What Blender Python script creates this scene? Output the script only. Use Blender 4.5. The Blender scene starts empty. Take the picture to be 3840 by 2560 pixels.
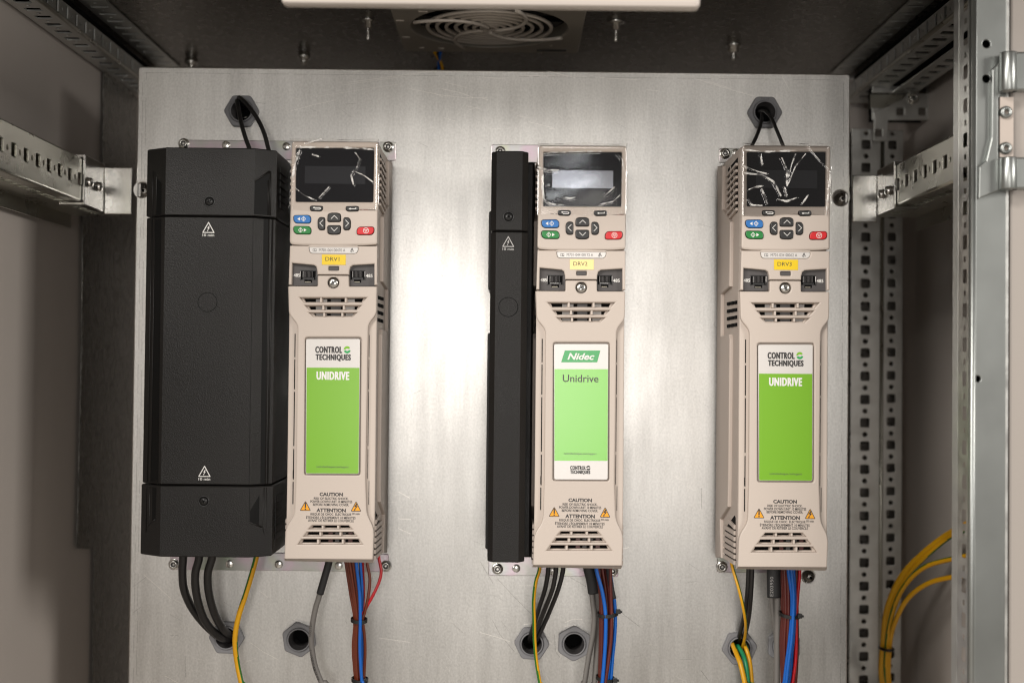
import bpy, bmesh, math, random
from mathutils import Vector, Matrix
from mathutils.geometry import delaunay_2d_cdt
random.seed(7)
PI = math.pi
SC = bpy.context.scene
COL = SC.collection

# ------------------------------------------------------------------ camera, light, exposure
F_PX, D = 4900.0, 1.172                     # focal length in photo pixels, camera to plate (m)
PITCH, ROLL = math.radians(1.15), 0.0105
cam_d = bpy.data.cameras.new('camera')
cam_d.sensor_width = 36.0
cam_d.lens = F_PX / 3840.0 * 36.0
cam_d.clip_start, cam_d.clip_end = 0.02, 50
cam_d.dof.use_dof = True
cam_d.dof.focus_distance = 1.08
cam_d.dof.aperture_fstop = 4.8
cam = bpy.data.objects.new('camera', cam_d)
COL.objects.link(cam)
CAM_M = Matrix.Rotation(PI / 2 + PITCH, 4, 'X') @ Matrix.Rotation(ROLL, 4, 'Z')
cam.matrix_world = Matrix.Translation((0, -D, 0)) @ CAM_M
SC.camera = cam

world = bpy.data.worlds.new('World')
SC.world = world
world.use_nodes = True
wn = world.node_tree.nodes
wn['Background'].inputs[0].default_value = (1.0, 0.94, 0.88, 1)
wn['Background'].inputs[1].default_value = 0.265

def area(name, loc, target, sx, sy, power, col, spread=180):
    l = bpy.data.lights.new(name, 'AREA')
    l.shape = 'RECTANGLE'
    l.size, l.size_y = sx, sy
    l.energy = power
    l.color = col
    l.spread = math.radians(spread)
    o = bpy.data.objects.new(name, l)
    COL.objects.link(o)
    o.location = loc
    d = Vector(target) - Vector(loc)
    o.rotation_euler = d.to_track_quat('-Z', 'Y').to_euler()
    return o
area('room_light', (0.02, -2.6, 0.02), (0, 0, 0.03), 0.64, 0.76, 12.2, (1.0, 0.95, 0.90))
area('fill_light', (-1.75, -2.0, 0.62), (0.2, 0, -0.1), 0.6, 0.6, 30, (1.0, 0.95, 0.89))  # unseen light from the left, lowered and strengthened to fill the right wall
area('fill_light', (-0.80, -2.0, 1.22), (0.3, 0.1, -0.1), 0.5, 0.4, 26, (1.0, 0.95, 0.89))  # added fill that reaches the right wall behind the plate
area('fill_light', (1.95, -1.75, 0.55), (-0.25, 0, -0.05), 0.6, 0.6, 25, (1.0, 0.95, 0.89))  # added fill for the left wall and the sides of the drives
area('display_glint_light', (0.145, -2.55, 0.487), (0.055, -.13, 0.15), 0.065, 0.04, 0.13, (0.93, 0.96, 1.0))  # small added lamp, placed to mirror in the middle display
SC.view_settings.view_transform = 'Standard'
SC.view_settings.look = 'None'
SC.view_settings.gamma = 1
SC.view_settings.exposure = 0.0
SC.cycles.use_denoising = True
SC.cycles.filter_width = 1.15
SC.cycles.max_bounces = 8
SC.cycles.transparent_max_bounces = 12
SC.cycles.caustics_reflective = False
SC.cycles.caustics_refractive = False

# ------------------------------------------------------------------ pixel -> place helpers
R3 = CAM_M.to_3x3()
CAM_P = Vector((0, -D, 0))
def ray(px, py):
    return R3 @ Vector(((px - 1920) / F_PX, -(py - 1280) / F_PX, -1.0))
def P(px, py, y):                           # point on the plane Y = y
    d = ray(px, py)
    return CAM_P + d * ((y - CAM_P.y) / d.y)
def PX(px, py, x):                          # point on the plane X = x
    d = ray(px, py)
    return CAM_P + d * ((x - CAM_P.x) / d.x)
def PZ(px, py, z):
    d = ray(px, py)
    return CAM_P + d * ((z - CAM_P.z) / d.z)
def crop(s, ox, oy):
    return lambda x, y: (ox + x / s, oy + y / s)
A4 = crop(2.4117, 2650, 500)                # views of the right-hand drive
A5 = crop(2.09, 2650, 1100)
A6 = crop(2.0633, 2600, 1800)
B1 = crop(2.4117, 1800, 500)                # middle drive
B2 = crop(2.24, 1800, 1100)
B3 = crop(2.01, 1800, 1780)
C4 = crop(2.412, 1040, 500)                 # left drive
C8 = crop(1.936, 1040, 1750)
C7 = crop(2.476, 500, 1980)
K6 = crop(1.96, 500, 500)                   # black cover
K7 = crop(1.845, 500, 1300)
T1 = crop(1.742, 0, 0)
T2 = crop(1.68, 1000, 0)
T3 = crop(1.6333, 2400, 0)
R1 = crop(1.742, 3140, 100)
R2 = crop(1.742, 3500, 0)
R8 = crop(0.843, 3150, 700)

# ------------------------------------------------------------------ materials
def lin(h):
    h = h.lstrip('#')
    out = []
    for i in (0, 2, 4):
        c = int(h[i:i + 2], 16) / 255
        out.append(c / 12.92 if c <= 0.04045 else ((c + 0.055) / 1.055) ** 2.4)
    return tuple(out) + (1,)

def setin(b, name, v):
    if name in b.inputs:
        b.inputs[name].default_value = v

def mat(name, col, rough=0.5, metal=0.0, bump=0.0, bscale=400.0, stretch=(1, 1, 1), var=0.0, vscale=30.0,
        rvar=0.0, spec=0.5, coat=0.0, aniso=0.0, voronoi=False, detail=2.0):
    m = bpy.data.materials.new(name)
    m.use_nodes = True
    nt = m.node_tree
    b = nt.nodes['Principled BSDF']
    c = lin(col) if isinstance(col, str) else tuple(col) + (1,)
    b.inputs['Base Color'].default_value = c
    b.inputs['Roughness'].default_value = rough
    b.inputs['Metallic'].default_value = metal
    setin(b, 'Specular IOR Level', spec)
    setin(b, 'Coat Weight', coat)
    setin(b, 'Coat Roughness', 0.24)
    setin(b, 'Anisotropic', aniso)
    if bump or var or rvar:
        tc = nt.nodes.new('ShaderNodeTexCoord')
        mp = nt.nodes.new('ShaderNodeMapping')
        mp.inputs['Scale'].default_value = stretch
        nt.links.new(tc.outputs['Object'], mp.inputs['Vector'])
    if bump:
        if voronoi:
            n = nt.nodes.new('ShaderNodeTexVoronoi')
            n.inputs['Scale'].default_value = bscale
            out = n.outputs['Distance']
        else:
            n = nt.nodes.new('ShaderNodeTexNoise')
            n.inputs['Scale'].default_value = bscale
            n.inputs['Detail'].default_value = detail
            out = n.outputs[0]
        nt.links.new(mp.outputs[0], n.inputs['Vector'])
        bp = nt.nodes.new('ShaderNodeBump')
        bp.inputs['Strength'].default_value = bump
        bp.inputs['Distance'].default_value = 0.0006
        nt.links.new(out, bp.inputs['Height'])
        nt.links.new(bp.outputs[0], b.inputs['Normal'])
    if var or rvar:
        n2 = nt.nodes.new('ShaderNodeTexNoise')
        n2.inputs['Scale'].default_value = vscale
        n2.inputs['Detail'].default_value = 6
        nt.links.new(mp.outputs[0], n2.inputs['Vector'])
    if var:
        mx = nt.nodes.new('ShaderNodeMix')
        mx.data_type = 'RGBA'
        mx.inputs[6].default_value = tuple(x * (1 - var) for x in c[:3]) + (1,)
        mx.inputs[7].default_value = tuple(min(1, x * (1 + var)) for x in c[:3]) + (1,)
        nt.links.new(n2.outputs[0], mx.inputs[0])
        nt.links.new(mx.outputs[2], b.inputs['Base Color'])
    if rvar:
        mr = nt.nodes.new('ShaderNodeMapRange')
        mr.inputs['From Min'].default_value = 0.3
        mr.inputs['From Max'].default_value = 0.7
        mr.inputs['To Min'].default_value = max(0.02, rough - rvar)
        mr.inputs['To Max'].default_value = min(1, rough + rvar)
        nt.links.new(n2.outputs[0], mr.inputs['Value'])
        nt.links.new(mr.outputs[0], b.inputs['Roughness'])
    return m

def plate_material():
    m = bpy.data.materials.new('aluzinc_sheet')
    m.use_nodes = True
    nt = m.node_tree
    L = nt.links.new
    b = nt.nodes['Principled BSDF']
    b.inputs['Metallic'].default_value = 1.0
    setin(b, 'Anisotropic', 0.35)
    tc = nt.nodes.new('ShaderNodeTexCoord')
    def noise(scale, stretch, detail=3):
        mp = nt.nodes.new('ShaderNodeMapping')
        mp.inputs['Scale'].default_value = stretch
        L(tc.outputs['Object'], mp.inputs['Vector'])
        n = nt.nodes.new('ShaderNodeTexNoise')
        n.inputs['Scale'].default_value = scale
        n.inputs['Detail'].default_value = detail
        L(mp.outputs[0], n.inputs['Vector'])
        return n.outputs[0]
    brush = noise(420, (1, 1, 0.10))
    grain = noise(620, (1, 1, 0.7), 5)
    cloud = noise(9, (1, 1, 0.55), 6)
    smear = noise(60, (1, 1, 0.10), 5)
    def ramp(val, a, bb, lo, hi):
        r = nt.nodes.new('ShaderNodeMapRange')
        r.inputs['From Min'].default_value = a
        r.inputs['From Max'].default_value = bb
        r.inputs['To Min'].default_value = lo
        r.inputs['To Max'].default_value = hi
        L(val, r.inputs['Value'])
        return r.outputs[0]
    def math_(op, x, y):
        n = nt.nodes.new('ShaderNodeMath')
        n.operation = op
        for i, v in enumerate((x, y)):
            if isinstance(v, (int, float)):
                n.inputs[i].default_value = v
            else:
                L(v, n.inputs[i])
        return n.outputs[0]
    rr = math_('ADD', ramp(cloud, .3, .7, .31, .43), ramp(smear, .35, .65, -.025, .025))
    L(rr, b.inputs['Roughness'])
    mx = nt.nodes.new('ShaderNodeMix')
    mx.data_type = 'RGBA'
    mx.inputs[6].default_value = (.50, .492, .472, 1)
    mx.inputs[7].default_value = (.72, .71, .685, 1)
    v = math_('ADD', math_('MULTIPLY', ramp(brush, .3, .7, 0, 1), .22), math_('ADD', math_('MULTIPLY', ramp(grain, .36, .64, 0, 1), .40), math_('MULTIPLY', ramp(smear, .3, .7, 0, 1), .33)))
    L(v, mx.inputs[0])
    L(mx.outputs[2], b.inputs['Base Color'])
    bp = nt.nodes.new('ShaderNodeBump')
    bp.inputs['Strength'].default_value = 0.13
    bp.inputs['Distance'].default_value = 0.0005
    L(math_('ADD', math_('MULTIPLY', brush, .3), math_('MULTIPLY', grain, .9)), bp.inputs['Height'])
    L(bp.outputs[0], b.inputs['Normal'])
    return m

def film_material():
    m = bpy.data.materials.new('clear_film')
    m.use_nodes = True
    nt = m.node_tree
    L = nt.links.new
    nt.nodes.remove(nt.nodes['Principled BSDF'])
    out = nt.nodes['Material Output']
    tr = nt.nodes.new('ShaderNodeBsdfTransparent')
    tr.inputs[0].default_value = (.96, .95, .94, 1)
    gl = nt.nodes.new('ShaderNodeBsdfGlossy')
    gl.inputs['Roughness'].default_value = 0.08
    fr = nt.nodes.new('ShaderNodeFresnel')
    fr.inputs[0].default_value = 1.5
    ml = nt.nodes.new('ShaderNodeMath')
    ml.operation = 'MULTIPLY_ADD'
    ml.inputs[1].default_value = 1.1
    ml.inputs[2].default_value = 0.0
    L(fr.outputs[0], ml.inputs[0])
    mx = nt.nodes.new('ShaderNodeMixShader')
    L(ml.outputs[0], mx.inputs[0])
    L(tr.outputs[0], mx.inputs[1])
    L(gl.outputs[0], mx.inputs[2])
    L(mx.outputs[0], out.inputs['Surface'])
    return m

def crease_glint_material():                      # film folds, their lamp reflections put in as patchy white colour
    m = bpy.data.materials.new('film_crease_glint')
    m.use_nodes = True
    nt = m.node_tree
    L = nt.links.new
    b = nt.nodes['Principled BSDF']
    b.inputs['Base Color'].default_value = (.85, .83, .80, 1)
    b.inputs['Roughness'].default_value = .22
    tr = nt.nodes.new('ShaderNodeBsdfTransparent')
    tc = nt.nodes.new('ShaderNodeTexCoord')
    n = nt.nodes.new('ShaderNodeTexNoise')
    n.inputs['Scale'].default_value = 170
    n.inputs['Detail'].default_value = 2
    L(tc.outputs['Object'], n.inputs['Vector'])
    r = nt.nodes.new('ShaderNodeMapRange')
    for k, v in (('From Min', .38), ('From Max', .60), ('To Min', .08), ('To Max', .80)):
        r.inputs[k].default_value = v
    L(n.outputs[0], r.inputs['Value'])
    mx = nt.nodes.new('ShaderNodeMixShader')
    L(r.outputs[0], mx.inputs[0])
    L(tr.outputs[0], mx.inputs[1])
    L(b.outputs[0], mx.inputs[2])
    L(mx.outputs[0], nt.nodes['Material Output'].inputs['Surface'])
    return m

def iridescent(name):
    m = mat(name, '#b9b3a8', .30, 1.0, bump=.05, bscale=300)
    nt = m.node_tree
    b = nt.nodes['Principled BSDF']
    tc = nt.nodes.new('ShaderNodeTexCoord')
    n = nt.nodes.new('ShaderNodeTexNoise')
    n.inputs['Scale'].default_value = 22
    n.inputs['Detail'].default_value = 3
    nt.links.new(tc.outputs['Object'], n.inputs['Vector'])
    cr = nt.nodes.new('ShaderNodeValToRGB')
    e = cr.color_ramp.elements
    e[0].position, e[0].color = .3, (.40, .46, .36, 1)
    e[1].position, e[1].color = .75, (.52, .54, .38, 1)
    for p, c in ((.42, (.46, .45, .43, 1)), (.52, (.55, .45, .50, 1)), (.62, (.50, .50, .50, 1))):
        x = e.new(p)
        x.color = c
    nt.links.new(n.outputs[0], cr.inputs[0])
    nt.links.new(cr.outputs[0], b.inputs['Base Color'])
    return m

M = {}
M['plate'] = plate_material()
M['scratch'] = mat('bright_scratch', (.86, .83, .78), .32, .8)
M['scuff'] = mat('dark_scuff', (.22, .21, .2), .5, .5)
M['galv'] = mat('galvanised_steel', (.68, .685, .66), .36, .92, bump=.10, bscale=260, var=.18, vscale=70, rvar=.08)
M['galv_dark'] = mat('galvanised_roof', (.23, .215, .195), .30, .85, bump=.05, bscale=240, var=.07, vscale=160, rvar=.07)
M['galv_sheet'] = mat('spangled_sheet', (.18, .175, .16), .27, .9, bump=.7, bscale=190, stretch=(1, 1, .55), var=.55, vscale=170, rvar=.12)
M['rail'] = mat('passivated_rail', (.50, .49, .43), .30, .95, bump=.06, bscale=300, var=.16, vscale=35, rvar=.07)
M['bright'] = mat('bright_zinc', (.68, .67, .64), .24, 1.0, bump=.05, bscale=300, var=.12, vscale=60, rvar=.06)
M['post'] = mat('post_zinc', (.32, .335, .325), .36, .92, bump=.04, bscale=200, var=.08, vscale=14, rvar=.04)
M['wall'] = mat('cabinet_paint', (.60, .545, .50), .42, 0, bump=.22, bscale=330, var=.05, vscale=8)
M['beige'] = mat('beige_plastic', (.545, .474, .418), .46, 0, bump=.10, bscale=900, var=.025, vscale=25, rvar=.04)
M['beige_dull'] = mat('beige_plastic_matt', (.50, .432, .382), .55, 0, bump=.12, bscale=800, var=.05, vscale=30)
M['black'] = mat('black_plastic', (.010, .0092, .0086), .40, 0, bump=.42, bscale=1300, spec=.29, var=.3, vscale=18, rvar=.07)
M['black_s'] = mat('black_smooth', (.013, .013, .013), .38, 0)
M['scoop'] = mat('black_recess', (.006, .006, .006), .5, 0, spec=.12)
M['void'] = mat('dark_gap', (.004, .004, .004), .8, 0, spec=.1)
M['screen'] = mat('screen_glass', (.006, .006, .008), .10, 0, spec=.22)
M['lcd'] = mat('display_window', (.020, .021, .025), .14, 0, spec=.3)
M['lcd_glare'] = mat('display_window_glare', (.27, .28, .31), .13, .9)  # pale mirror-like copy of the display, standing in for its glare
M['film'] = film_material()
M['crease_glint'] = crease_glint_material()
M['btn'] = mat('button_black', (.016, .016, .016), .40, 0, bump=.05, bscale=600)
M['btn_blue'] = mat('button_blue', '#1f6cb4', .38)
M['btn_green'] = mat('button_green', '#157a35', .38)
M['btn_red'] = mat('button_red', '#cc1b22', .38)
M['white'] = mat('white_print', (.78, .77, .74), .5)
M['grey_print'] = mat('grey_print', (.42, .41, .40), .5)
M['lab_white'] = mat('label_white', (.66, .635, .61), .30, 0, coat=.35)
M['lab_green'] = mat('label_green', '#72ad04', .30, 0, coat=.55, bump=.02, bscale=60)
M['lab_green2'] = mat('label_fresh_green', '#6cbb2e', .28, 0, coat=.8, bump=.02, bscale=60)
M['ink'] = mat('ink', (.030, .028, .028), .45)
M['ink_dull'] = mat('ink_dull', (.075, .07, .07), .45)
M['logo_a'] = mat('logo_lime', '#79b51f', .4)
M['logo_b'] = mat('logo_green', '#1f9d55', .4)
M['nid'] = mat('banner_green', '#2f9b51', .35, 0, coat=.3)
M['yellow'] = mat('yellow_sticker', '#e8c600', .34, 0, coat=.35)
M['yellow_glare'] = mat('yellow_sticker_glare', '#efd88c', .34, 0, coat=.35)  # sticker yellow with the glare on it mixed into the colour
M['orange'] = mat('warning_orange', '#e9a11c', .45)
M['port_grey'] = mat('port_grey', (.070, .064, .064), .55, 0, bump=.12, bscale=700)
M['pin'] = mat('contact_metal', (.22, .20, .16), .4, .8)
M['steel'] = mat('screw_steel', (.62, .61, .58), .25, 1.0, bump=.08, bscale=400)
M['irid'] = iridescent('passivated_bracket')
M['gland'] = mat('gland_grey', (.20, .20, .21), .48, 0, bump=.06, bscale=500, var=.06, vscale=80)
M['gland_in'] = mat('gland_bore', (.055, .052, .052), .5)
M['c_black'] = mat('cable_black', (.014, .013, .013), .36)
M['c_yellow'] = mat('cable_yellow', '#d9a012', .36)
M['c_green'] = mat('cable_green', '#2d6a1a', .36)
M['c_teal'] = mat('cable_teal', '#1f8a5a', .36)
M['c_grey'] = mat('cable_grey', (.165, .155, .145), .48, 0, bump=.03, bscale=300)
M['c_brown'] = mat('wire_brown', '#6a2d18', .34)
M['c_brown2'] = mat('wire_dark_brown', '#57211a', .34)
M['c_blue'] = mat('wire_blue', '#0a5cb4', .34)
M['c_red'] = mat('wire_red', '#b8151f', .34)
M['shrink'] = mat('heat_shrink', (.020, .020, .021), .55, 0, bump=.05, bscale=400)
M['tie'] = mat('tie_black', (.010, .010, .010), .40)
M['lamp_body'] = mat('lamp_housing', (.56, .505, .465), .45)
M['fan'] = mat('fan_panel', (.40, .37, .32), .45, .15, bump=.08, bscale=300)
M['fan_g'] = mat('fan_grille', (.66, .60, .53), .45, .1)
M['door'] = mat('door_paint', (.36, .325, .295), .45, 0, bump=.1, bscale=330)
M['floor'] = mat('floor_grey', (.42, .39, .35), .6)

# ------------------------------------------------------------------ mesh builder
def ccw(p):
    a = sum(p[i][0] * p[(i + 1) % len(p)][1] - p[(i + 1) % len(p)][0] * p[i][1] for i in range(len(p)))
    return list(p) if a > 0 else list(p)[::-1]
def clean(p):
    out = []
    for q in p:
        q = (q[0], q[1])
        if not out or (abs(q[0] - out[-1][0]) + abs(q[1] - out[-1][1])) > 1e-6:
            out.append(q)
    if len(out) > 1 and abs(out[0][0] - out[-1][0]) + abs(out[0][1] - out[-1][1]) < 1e-6:
        out.pop()
    return out
def inset(p, d):                            # move a CCW outline inwards by d (a CW hole outwards)
    n = len(p)
    out = []
    for i in range(n):
        a, b, c = Vector(p[i - 1]), Vector(p[i]), Vector(p[(i + 1) % n])
        e1, e2 = (b - a).normalized(), (c - b).normalized()
        n1, n2 = Vector((-e1.y, e1.x)), Vector((-e2.y, e2.x))
        m = n1 + n2
        l = m.length
        if l < 1e-6:
            out.append((b.x + n1.x * d, b.y + n1.y * d))
            continue
        m /= l
        k = d / max(0.45, m.dot(n1))
        out.append((b.x + m.x * k, b.y + m.y * k))
    return out
def rnd(p, r, seg=4):                       # round the corners of an outline
    p = clean(p)
    n = len(p)
    out = []
    for i in range(n):
        ri = r[i] if isinstance(r, (list, tuple)) else r
        a, b, c = Vector(p[i - 1]), Vector(p[i]), Vector(p[(i + 1) % n])
        e1, e2 = (a - b), (c - b)
        k = min(ri, e1.length * .45, e2.length * .45)
        if k < 1e-6:
            out.append((b.x, b.y))
            continue
        s, t = b + e1.normalized() * k, b + e2.normalized() * k
        for j in range(seg + 1):
            u = j / seg
            q = s * (1 - u) ** 2 + b * 2 * u * (1 - u) + t * u * u
            out.append((q.x, q.y))
    return out
def rect(x0, z0, x1, z1):
    return [(min(x0, x1), min(z0, z1)), (max(x0, x1), min(z0, z1)), (max(x0, x1), max(z0, z1)), (min(x0, x1), max(z0, z1))]
def circ(x, z, r, n=24, a0=0.0):
    return [(x + r * math.cos(a0 + 2 * PI * i / n), z + r * math.sin(a0 + 2 * PI * i / n)) for i in range(n)]

def XZ(u, v, t): return Vector((u, t, v))                 # outline in x,z; thickness along y
def YZ(x0, s):                                            # outline in y,z on a side at x0; outwards = s
    return lambda u, v, t: Vector((x0 - s * t, u, v))
def XY(z0, s):                                            # outline in x,y on a level at z0
    return lambda u, v, t: Vector((u, v, z0 + s * t))

def inside(x, y, loops):
    c = False
    for lp in loops:
        n = len(lp)
        for i in range(n):
            (ax, ay), (bx, by) = lp[i], lp[(i + 1) % n]
            if (ay > y) != (by > y) and x < ax + (y - ay) / (by - ay) * (bx - ax):
                c = not c
    return c
def fill(loops):                            # triangles of an outline with holes
    pts, ed = [], []
    for lp in loops:
        o = len(pts)
        pts += [Vector((x * 1000, y * 1000)) for x, y in lp]
        ed += [(o + i, o + (i + 1) % len(lp)) for i in range(len(lp))]
    vs, _, fs, _, _, _ = delaunay_2d_cdt(pts, ed, [], 0, 1e-5)
    l2 = [[(x * 1000, y * 1000) for x, y in lp] for lp in loops]
    out = []
    for f in fs:
        cx = sum(vs[i].x for i in f) / len(f); cy = sum(vs[i].y for i in f) / len(f)
        if inside(cx, cy, l2):
            out.append(list(f))
    return [(v.x / 1000, v.y / 1000) for v in vs], out

class MB:
    def __init__(self):
        self.v, self.f, self.m, self.s, self.mats = [], [], [], [], []
    def mi(self, m):
        if m not in self.mats:
            self.mats.append(m)
        return self.mats.index(m)
    def add(self, vs, fs, m, smooth=False):
        o, k = len(self.v), self.mi(m)
        self.v += [Vector(x) for x in vs]
        for f in fs:
            self.f.append([i + o for i in f])
            self.m.append(k)
            self.s.append(smooth)
    def slab(self, outer, m, t0, t1, holes=(), bevel=0.0, fr=XZ, back=True, seg=2):
        outer = ccw(clean(outer))
        hs = [ccw(clean(h))[::-1] for h in holes]
        loops = [outer] + hs
        rings = []
        if bevel > 0:
            for k in range(seg + 1):
                a = k / seg * PI / 2
                rings.append((bevel * (1 - math.sin(a)), t0 + bevel * (1 - math.cos(a))))
        else:
            rings.append((0, t0))
        rings.append((0, t1))
        vs, fs = [], []
        lay = []
        for d, t in rings:
            row = []
            for lp in loops:
                q = inset(lp, d) if d > 1e-9 else lp
                row.append(range(len(vs), len(vs) + len(q)))
                vs += [fr(x, z, t) for x, z in q]
            lay.append(row)
        for a, b in zip(lay, lay[1:]):
            for ra, rb in zip(a, b):
                n = len(ra)
                for i in range(n):
                    j = (i + 1) % n
                    fs.append([ra[i], ra[j], rb[j], rb[i]])
        d0 = rings[0][0]
        for d_, t_, go in ((d0, rings[0][1], True), (0, rings[-1][1], back)):
            if go:
                p2, tr = fill([inset(lp, d_) if d_ > 1e-9 else lp for lp in loops])
                o = len(vs)
                vs += [fr(x, z, t_) for x, z in p2]
                fs += [[o + i for i in f] for f in tr]
        self.add(vs, fs, m)
        return self
    def sheet(self, outer, m, t, fr=XZ, holes=()):
        loops = [ccw(clean(outer))] + [ccw(clean(h))[::-1] for h in holes]
        p2, tr = fill(loops)
        self.add([fr(x, z, t) for x, z in p2], tr, m)
        return self
    def box(self, a, b, m, bevel=0.0):
        x0, x1 = sorted((a[0], b[0])); y0, y1 = sorted((a[1], b[1])); z0, z1 = sorted((a[2], b[2]))
        return self.slab(rect(x0, z0, x1, z1), m, y0, y1, bevel=bevel)
    def stroke(self, pts, w, m, t, fr=XZ):              # a flat line of width w
        for (a, b) in zip(pts, pts[1:]):
            a, b = Vector(a), Vector(b)
            d = (b - a)
            if d.length < 1e-7:
                continue
            d.normalize()
            n = Vector((-d.y, d.x)) * w / 2
            a2, b2 = a - d * w * .35, b + d * w * .35
            self.add([fr(*(a2 + n), t), fr(*(a2 - n), t), fr(*(b2 - n), t), fr(*(b2 + n), t)], [[0, 1, 2, 3]], m)
            t -= 0.000004
        return self
    def lathe(self, prof, c, axis, m, n=24):            # prof: (radius, distance along axis)
        ax = Vector(axis).normalized()
        u = ax.orthogonal().normalized()
        w = ax.cross(u)
        c = Vector(c)
        vs, fs = [], []
        for r, h in prof:
            for i in range(n):
                a = 2 * PI * i / n
                vs.append(c + ax * h + (u * math.cos(a) + w * math.sin(a)) * r)
        for k in range(len(prof) - 1):
            for i in range(n):
                j = (i + 1) % n
                fs.append([k * n + i, k * n + j, (k + 1) * n + j, (k + 1) * n + i])
        self.add(vs, fs, m, True)
        return self
    def tube(self, pts, r, m, n=12, m2=None, twist=0.0, frac=.32, phase=0.0, cap=True, flat=1.0):
        k = len(pts)
        tang = []
        for i in range(k):
            tang.append((Vector(pts[min(i + 1, k - 1)]) - Vector(pts[max(i - 1, 0)])).normalized())
        u = Vector((1, 0, 0)) - tang[0] * tang[0].x
        if u.length < .1:
            u = Vector((0, 0, 1)) - tang[0] * tang[0].z
        u.normalize()
        vs, fa, fb = [], [], []
        for i in range(k):
            u = (u - tang[i] * u.dot(tang[i])).normalized()
            w = tang[i].cross(u)
            rr = r[i] if isinstance(r, (list, tuple)) else r
            for j in range(n):
                a = 2 * PI * j / n
                vs.append(Vector(pts[i]) + (u * math.cos(a) + w * math.sin(a) * flat) * rr)
        for i in range(k - 1):
            for j in range(n):
                q = [i * n + j, i * n + (j + 1) % n, (i + 1) * n + (j + 1) % n, (i + 1) * n + j]
                ang = ((j + .5) / n + (twist(i / k) if callable(twist) else phase + twist * i / k)) % 1.0
                (fb if (m2 and ang < frac) else fa).append(q)
        o = len(self.v)
        self.add(vs, fa, m, True)
        if fb:
            k2 = self.mi(m2)
            for f in fb:
                self.f.append([i + o for i in f]); self.m.append(k2); self.s.append(True)
        if cap:
            for base in (0, (k - 1) * n):
                self.f.append([o + base + i for i in range(n)]); self.m.append(self.mi(m)); self.s.append(False)
        return self
    def text(self, s, box, m, t, fr=XZ, bold=0.0, shear=0.0, rot=0.0, space=1.0):
        x0, z0, x1, z1 = box
        cu = bpy.data.curves.new('t', 'FONT')
        cu.body = s
        cu.size = 1
        cu.offset = bold
        cu.space_character = space
        cu.shear = shear
        cu.resolution_u = 3
        cu.fill_mode = 'FRONT'
        o = bpy.data.objects.new('t', cu)
        me = bpy.data.meshes.new_from_object(o)
        vs = [Vector((v.co.x, v.co.y)) for v in me.vertices]
        fs = [list(p.vertices) for p in me.polygons]
        bpy.data.objects.remove(o); bpy.data.curves.remove(cu); bpy.data.meshes.remove(me)
        if not vs:
            return self
        ax, bx = min(v.x for v in vs), max(v.x for v in vs)
        ay, by = min(v.y for v in vs), max(v.y for v in vs)
        if rot:
            W, H = x1 - x0, z1 - z0
            cx, cz = (x0 + x1) / 2, (z0 + z1) / 2
            out = []
            ca, sa = math.cos(rot), math.sin(rot)
            for v in vs:
                a, b = ((v.x - ax) / (bx - ax) - .5) * W, ((v.y - ay) / (by - ay) - .5) * H
                out.append(fr(cx + a * ca - b * sa, cz + a * sa + b * ca, t))
        else:
            out = [fr(x0 + (v.x - ax) / (bx - ax) * (x1 - x0), z0 + (v.y - ay) / (by - ay) * (z1 - z0), t) for v in vs]
        self.add(out, fs, m)
        return self
    def heavy(self, s, box, m, t, w):                   # thick block letters
        x0, z0, x1, z1 = box
        for i, (a, b) in enumerate(((-1, 0), (0, 0), (1, 0), (0, .6), (0, -.6))):
            self.text(s, (x0 + w * (1 + a), z0 + w * .6 * (1 + b), x1 - w * (1 - a), z1 - w * .6 * (1 - b)), m, t - i * .000012, bold=.02, space=1.16)
        return self
    def build(self, name, parent=None, loc=None, label=None):
        me = bpy.data.meshes.new(name)
        me.from_pydata([tuple(v) for v in self.v], [], self.f)
        for m in self.mats:
            me.materials.append(m)
        for p, k, s in zip(me.polygons, self.m, self.s):
            p.material_index = k
            p.use_smooth = s
        bm = bmesh.new()
        bm.from_mesh(me)
        bmesh.ops.remove_doubles(bm, verts=bm.verts, dist=2e-6)
        bmesh.ops.recalc_face_normals(bm, faces=bm.faces)
        bm.to_mesh(me)
        bm.free()
        me.update()
        o = bpy.data.objects.new(name, me)
        COL.objects.link(o)
        if parent:
            o.parent = parent
        if loc:
            o.location = loc
        if label:
            o['label'] = label
        return o

def thing(name, label, cat, loc=(0, 0, 0), group=None):
    o = bpy.data.objects.new(name, None)
    o.empty_display_size = .02
    COL.objects.link(o)
    o.location = loc
    return tag(o, label, cat, group)
def tag(o, label, cat, group=None):
    o['label'] = label
    o['category'] = cat
    if group:
        o['group'] = group
    return o
def structure(o):
    o['kind'] = 'structure'
    return o

def interp(t, kv):
    for (a, x), (b, y) in zip(kv, kv[1:]):
        if t <= b:
            return x + (y - x) * (t - a) / (b - a)
    return kv[-1][1]
def spline(pts, n=10):                     # Catmull-Rom through the points
    pts = [Vector(p) for p in pts]
    q = [pts[0] * 2 - pts[1]] + pts + [pts[-1] * 2 - pts[-2]]
    out = []
    for i in range(1, len(q) - 2):
        a, b, c, d = q[i - 1:i + 3]
        for k in range(n):
            t = k / n
            out.append(.5 * (2 * b + (c - a) * t + (2 * a - 5 * b + 4 * c - d) * t * t + (3 * b - a - 3 * c + d) * t ** 3))
    out.append(pts[-1])
    return out

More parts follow.
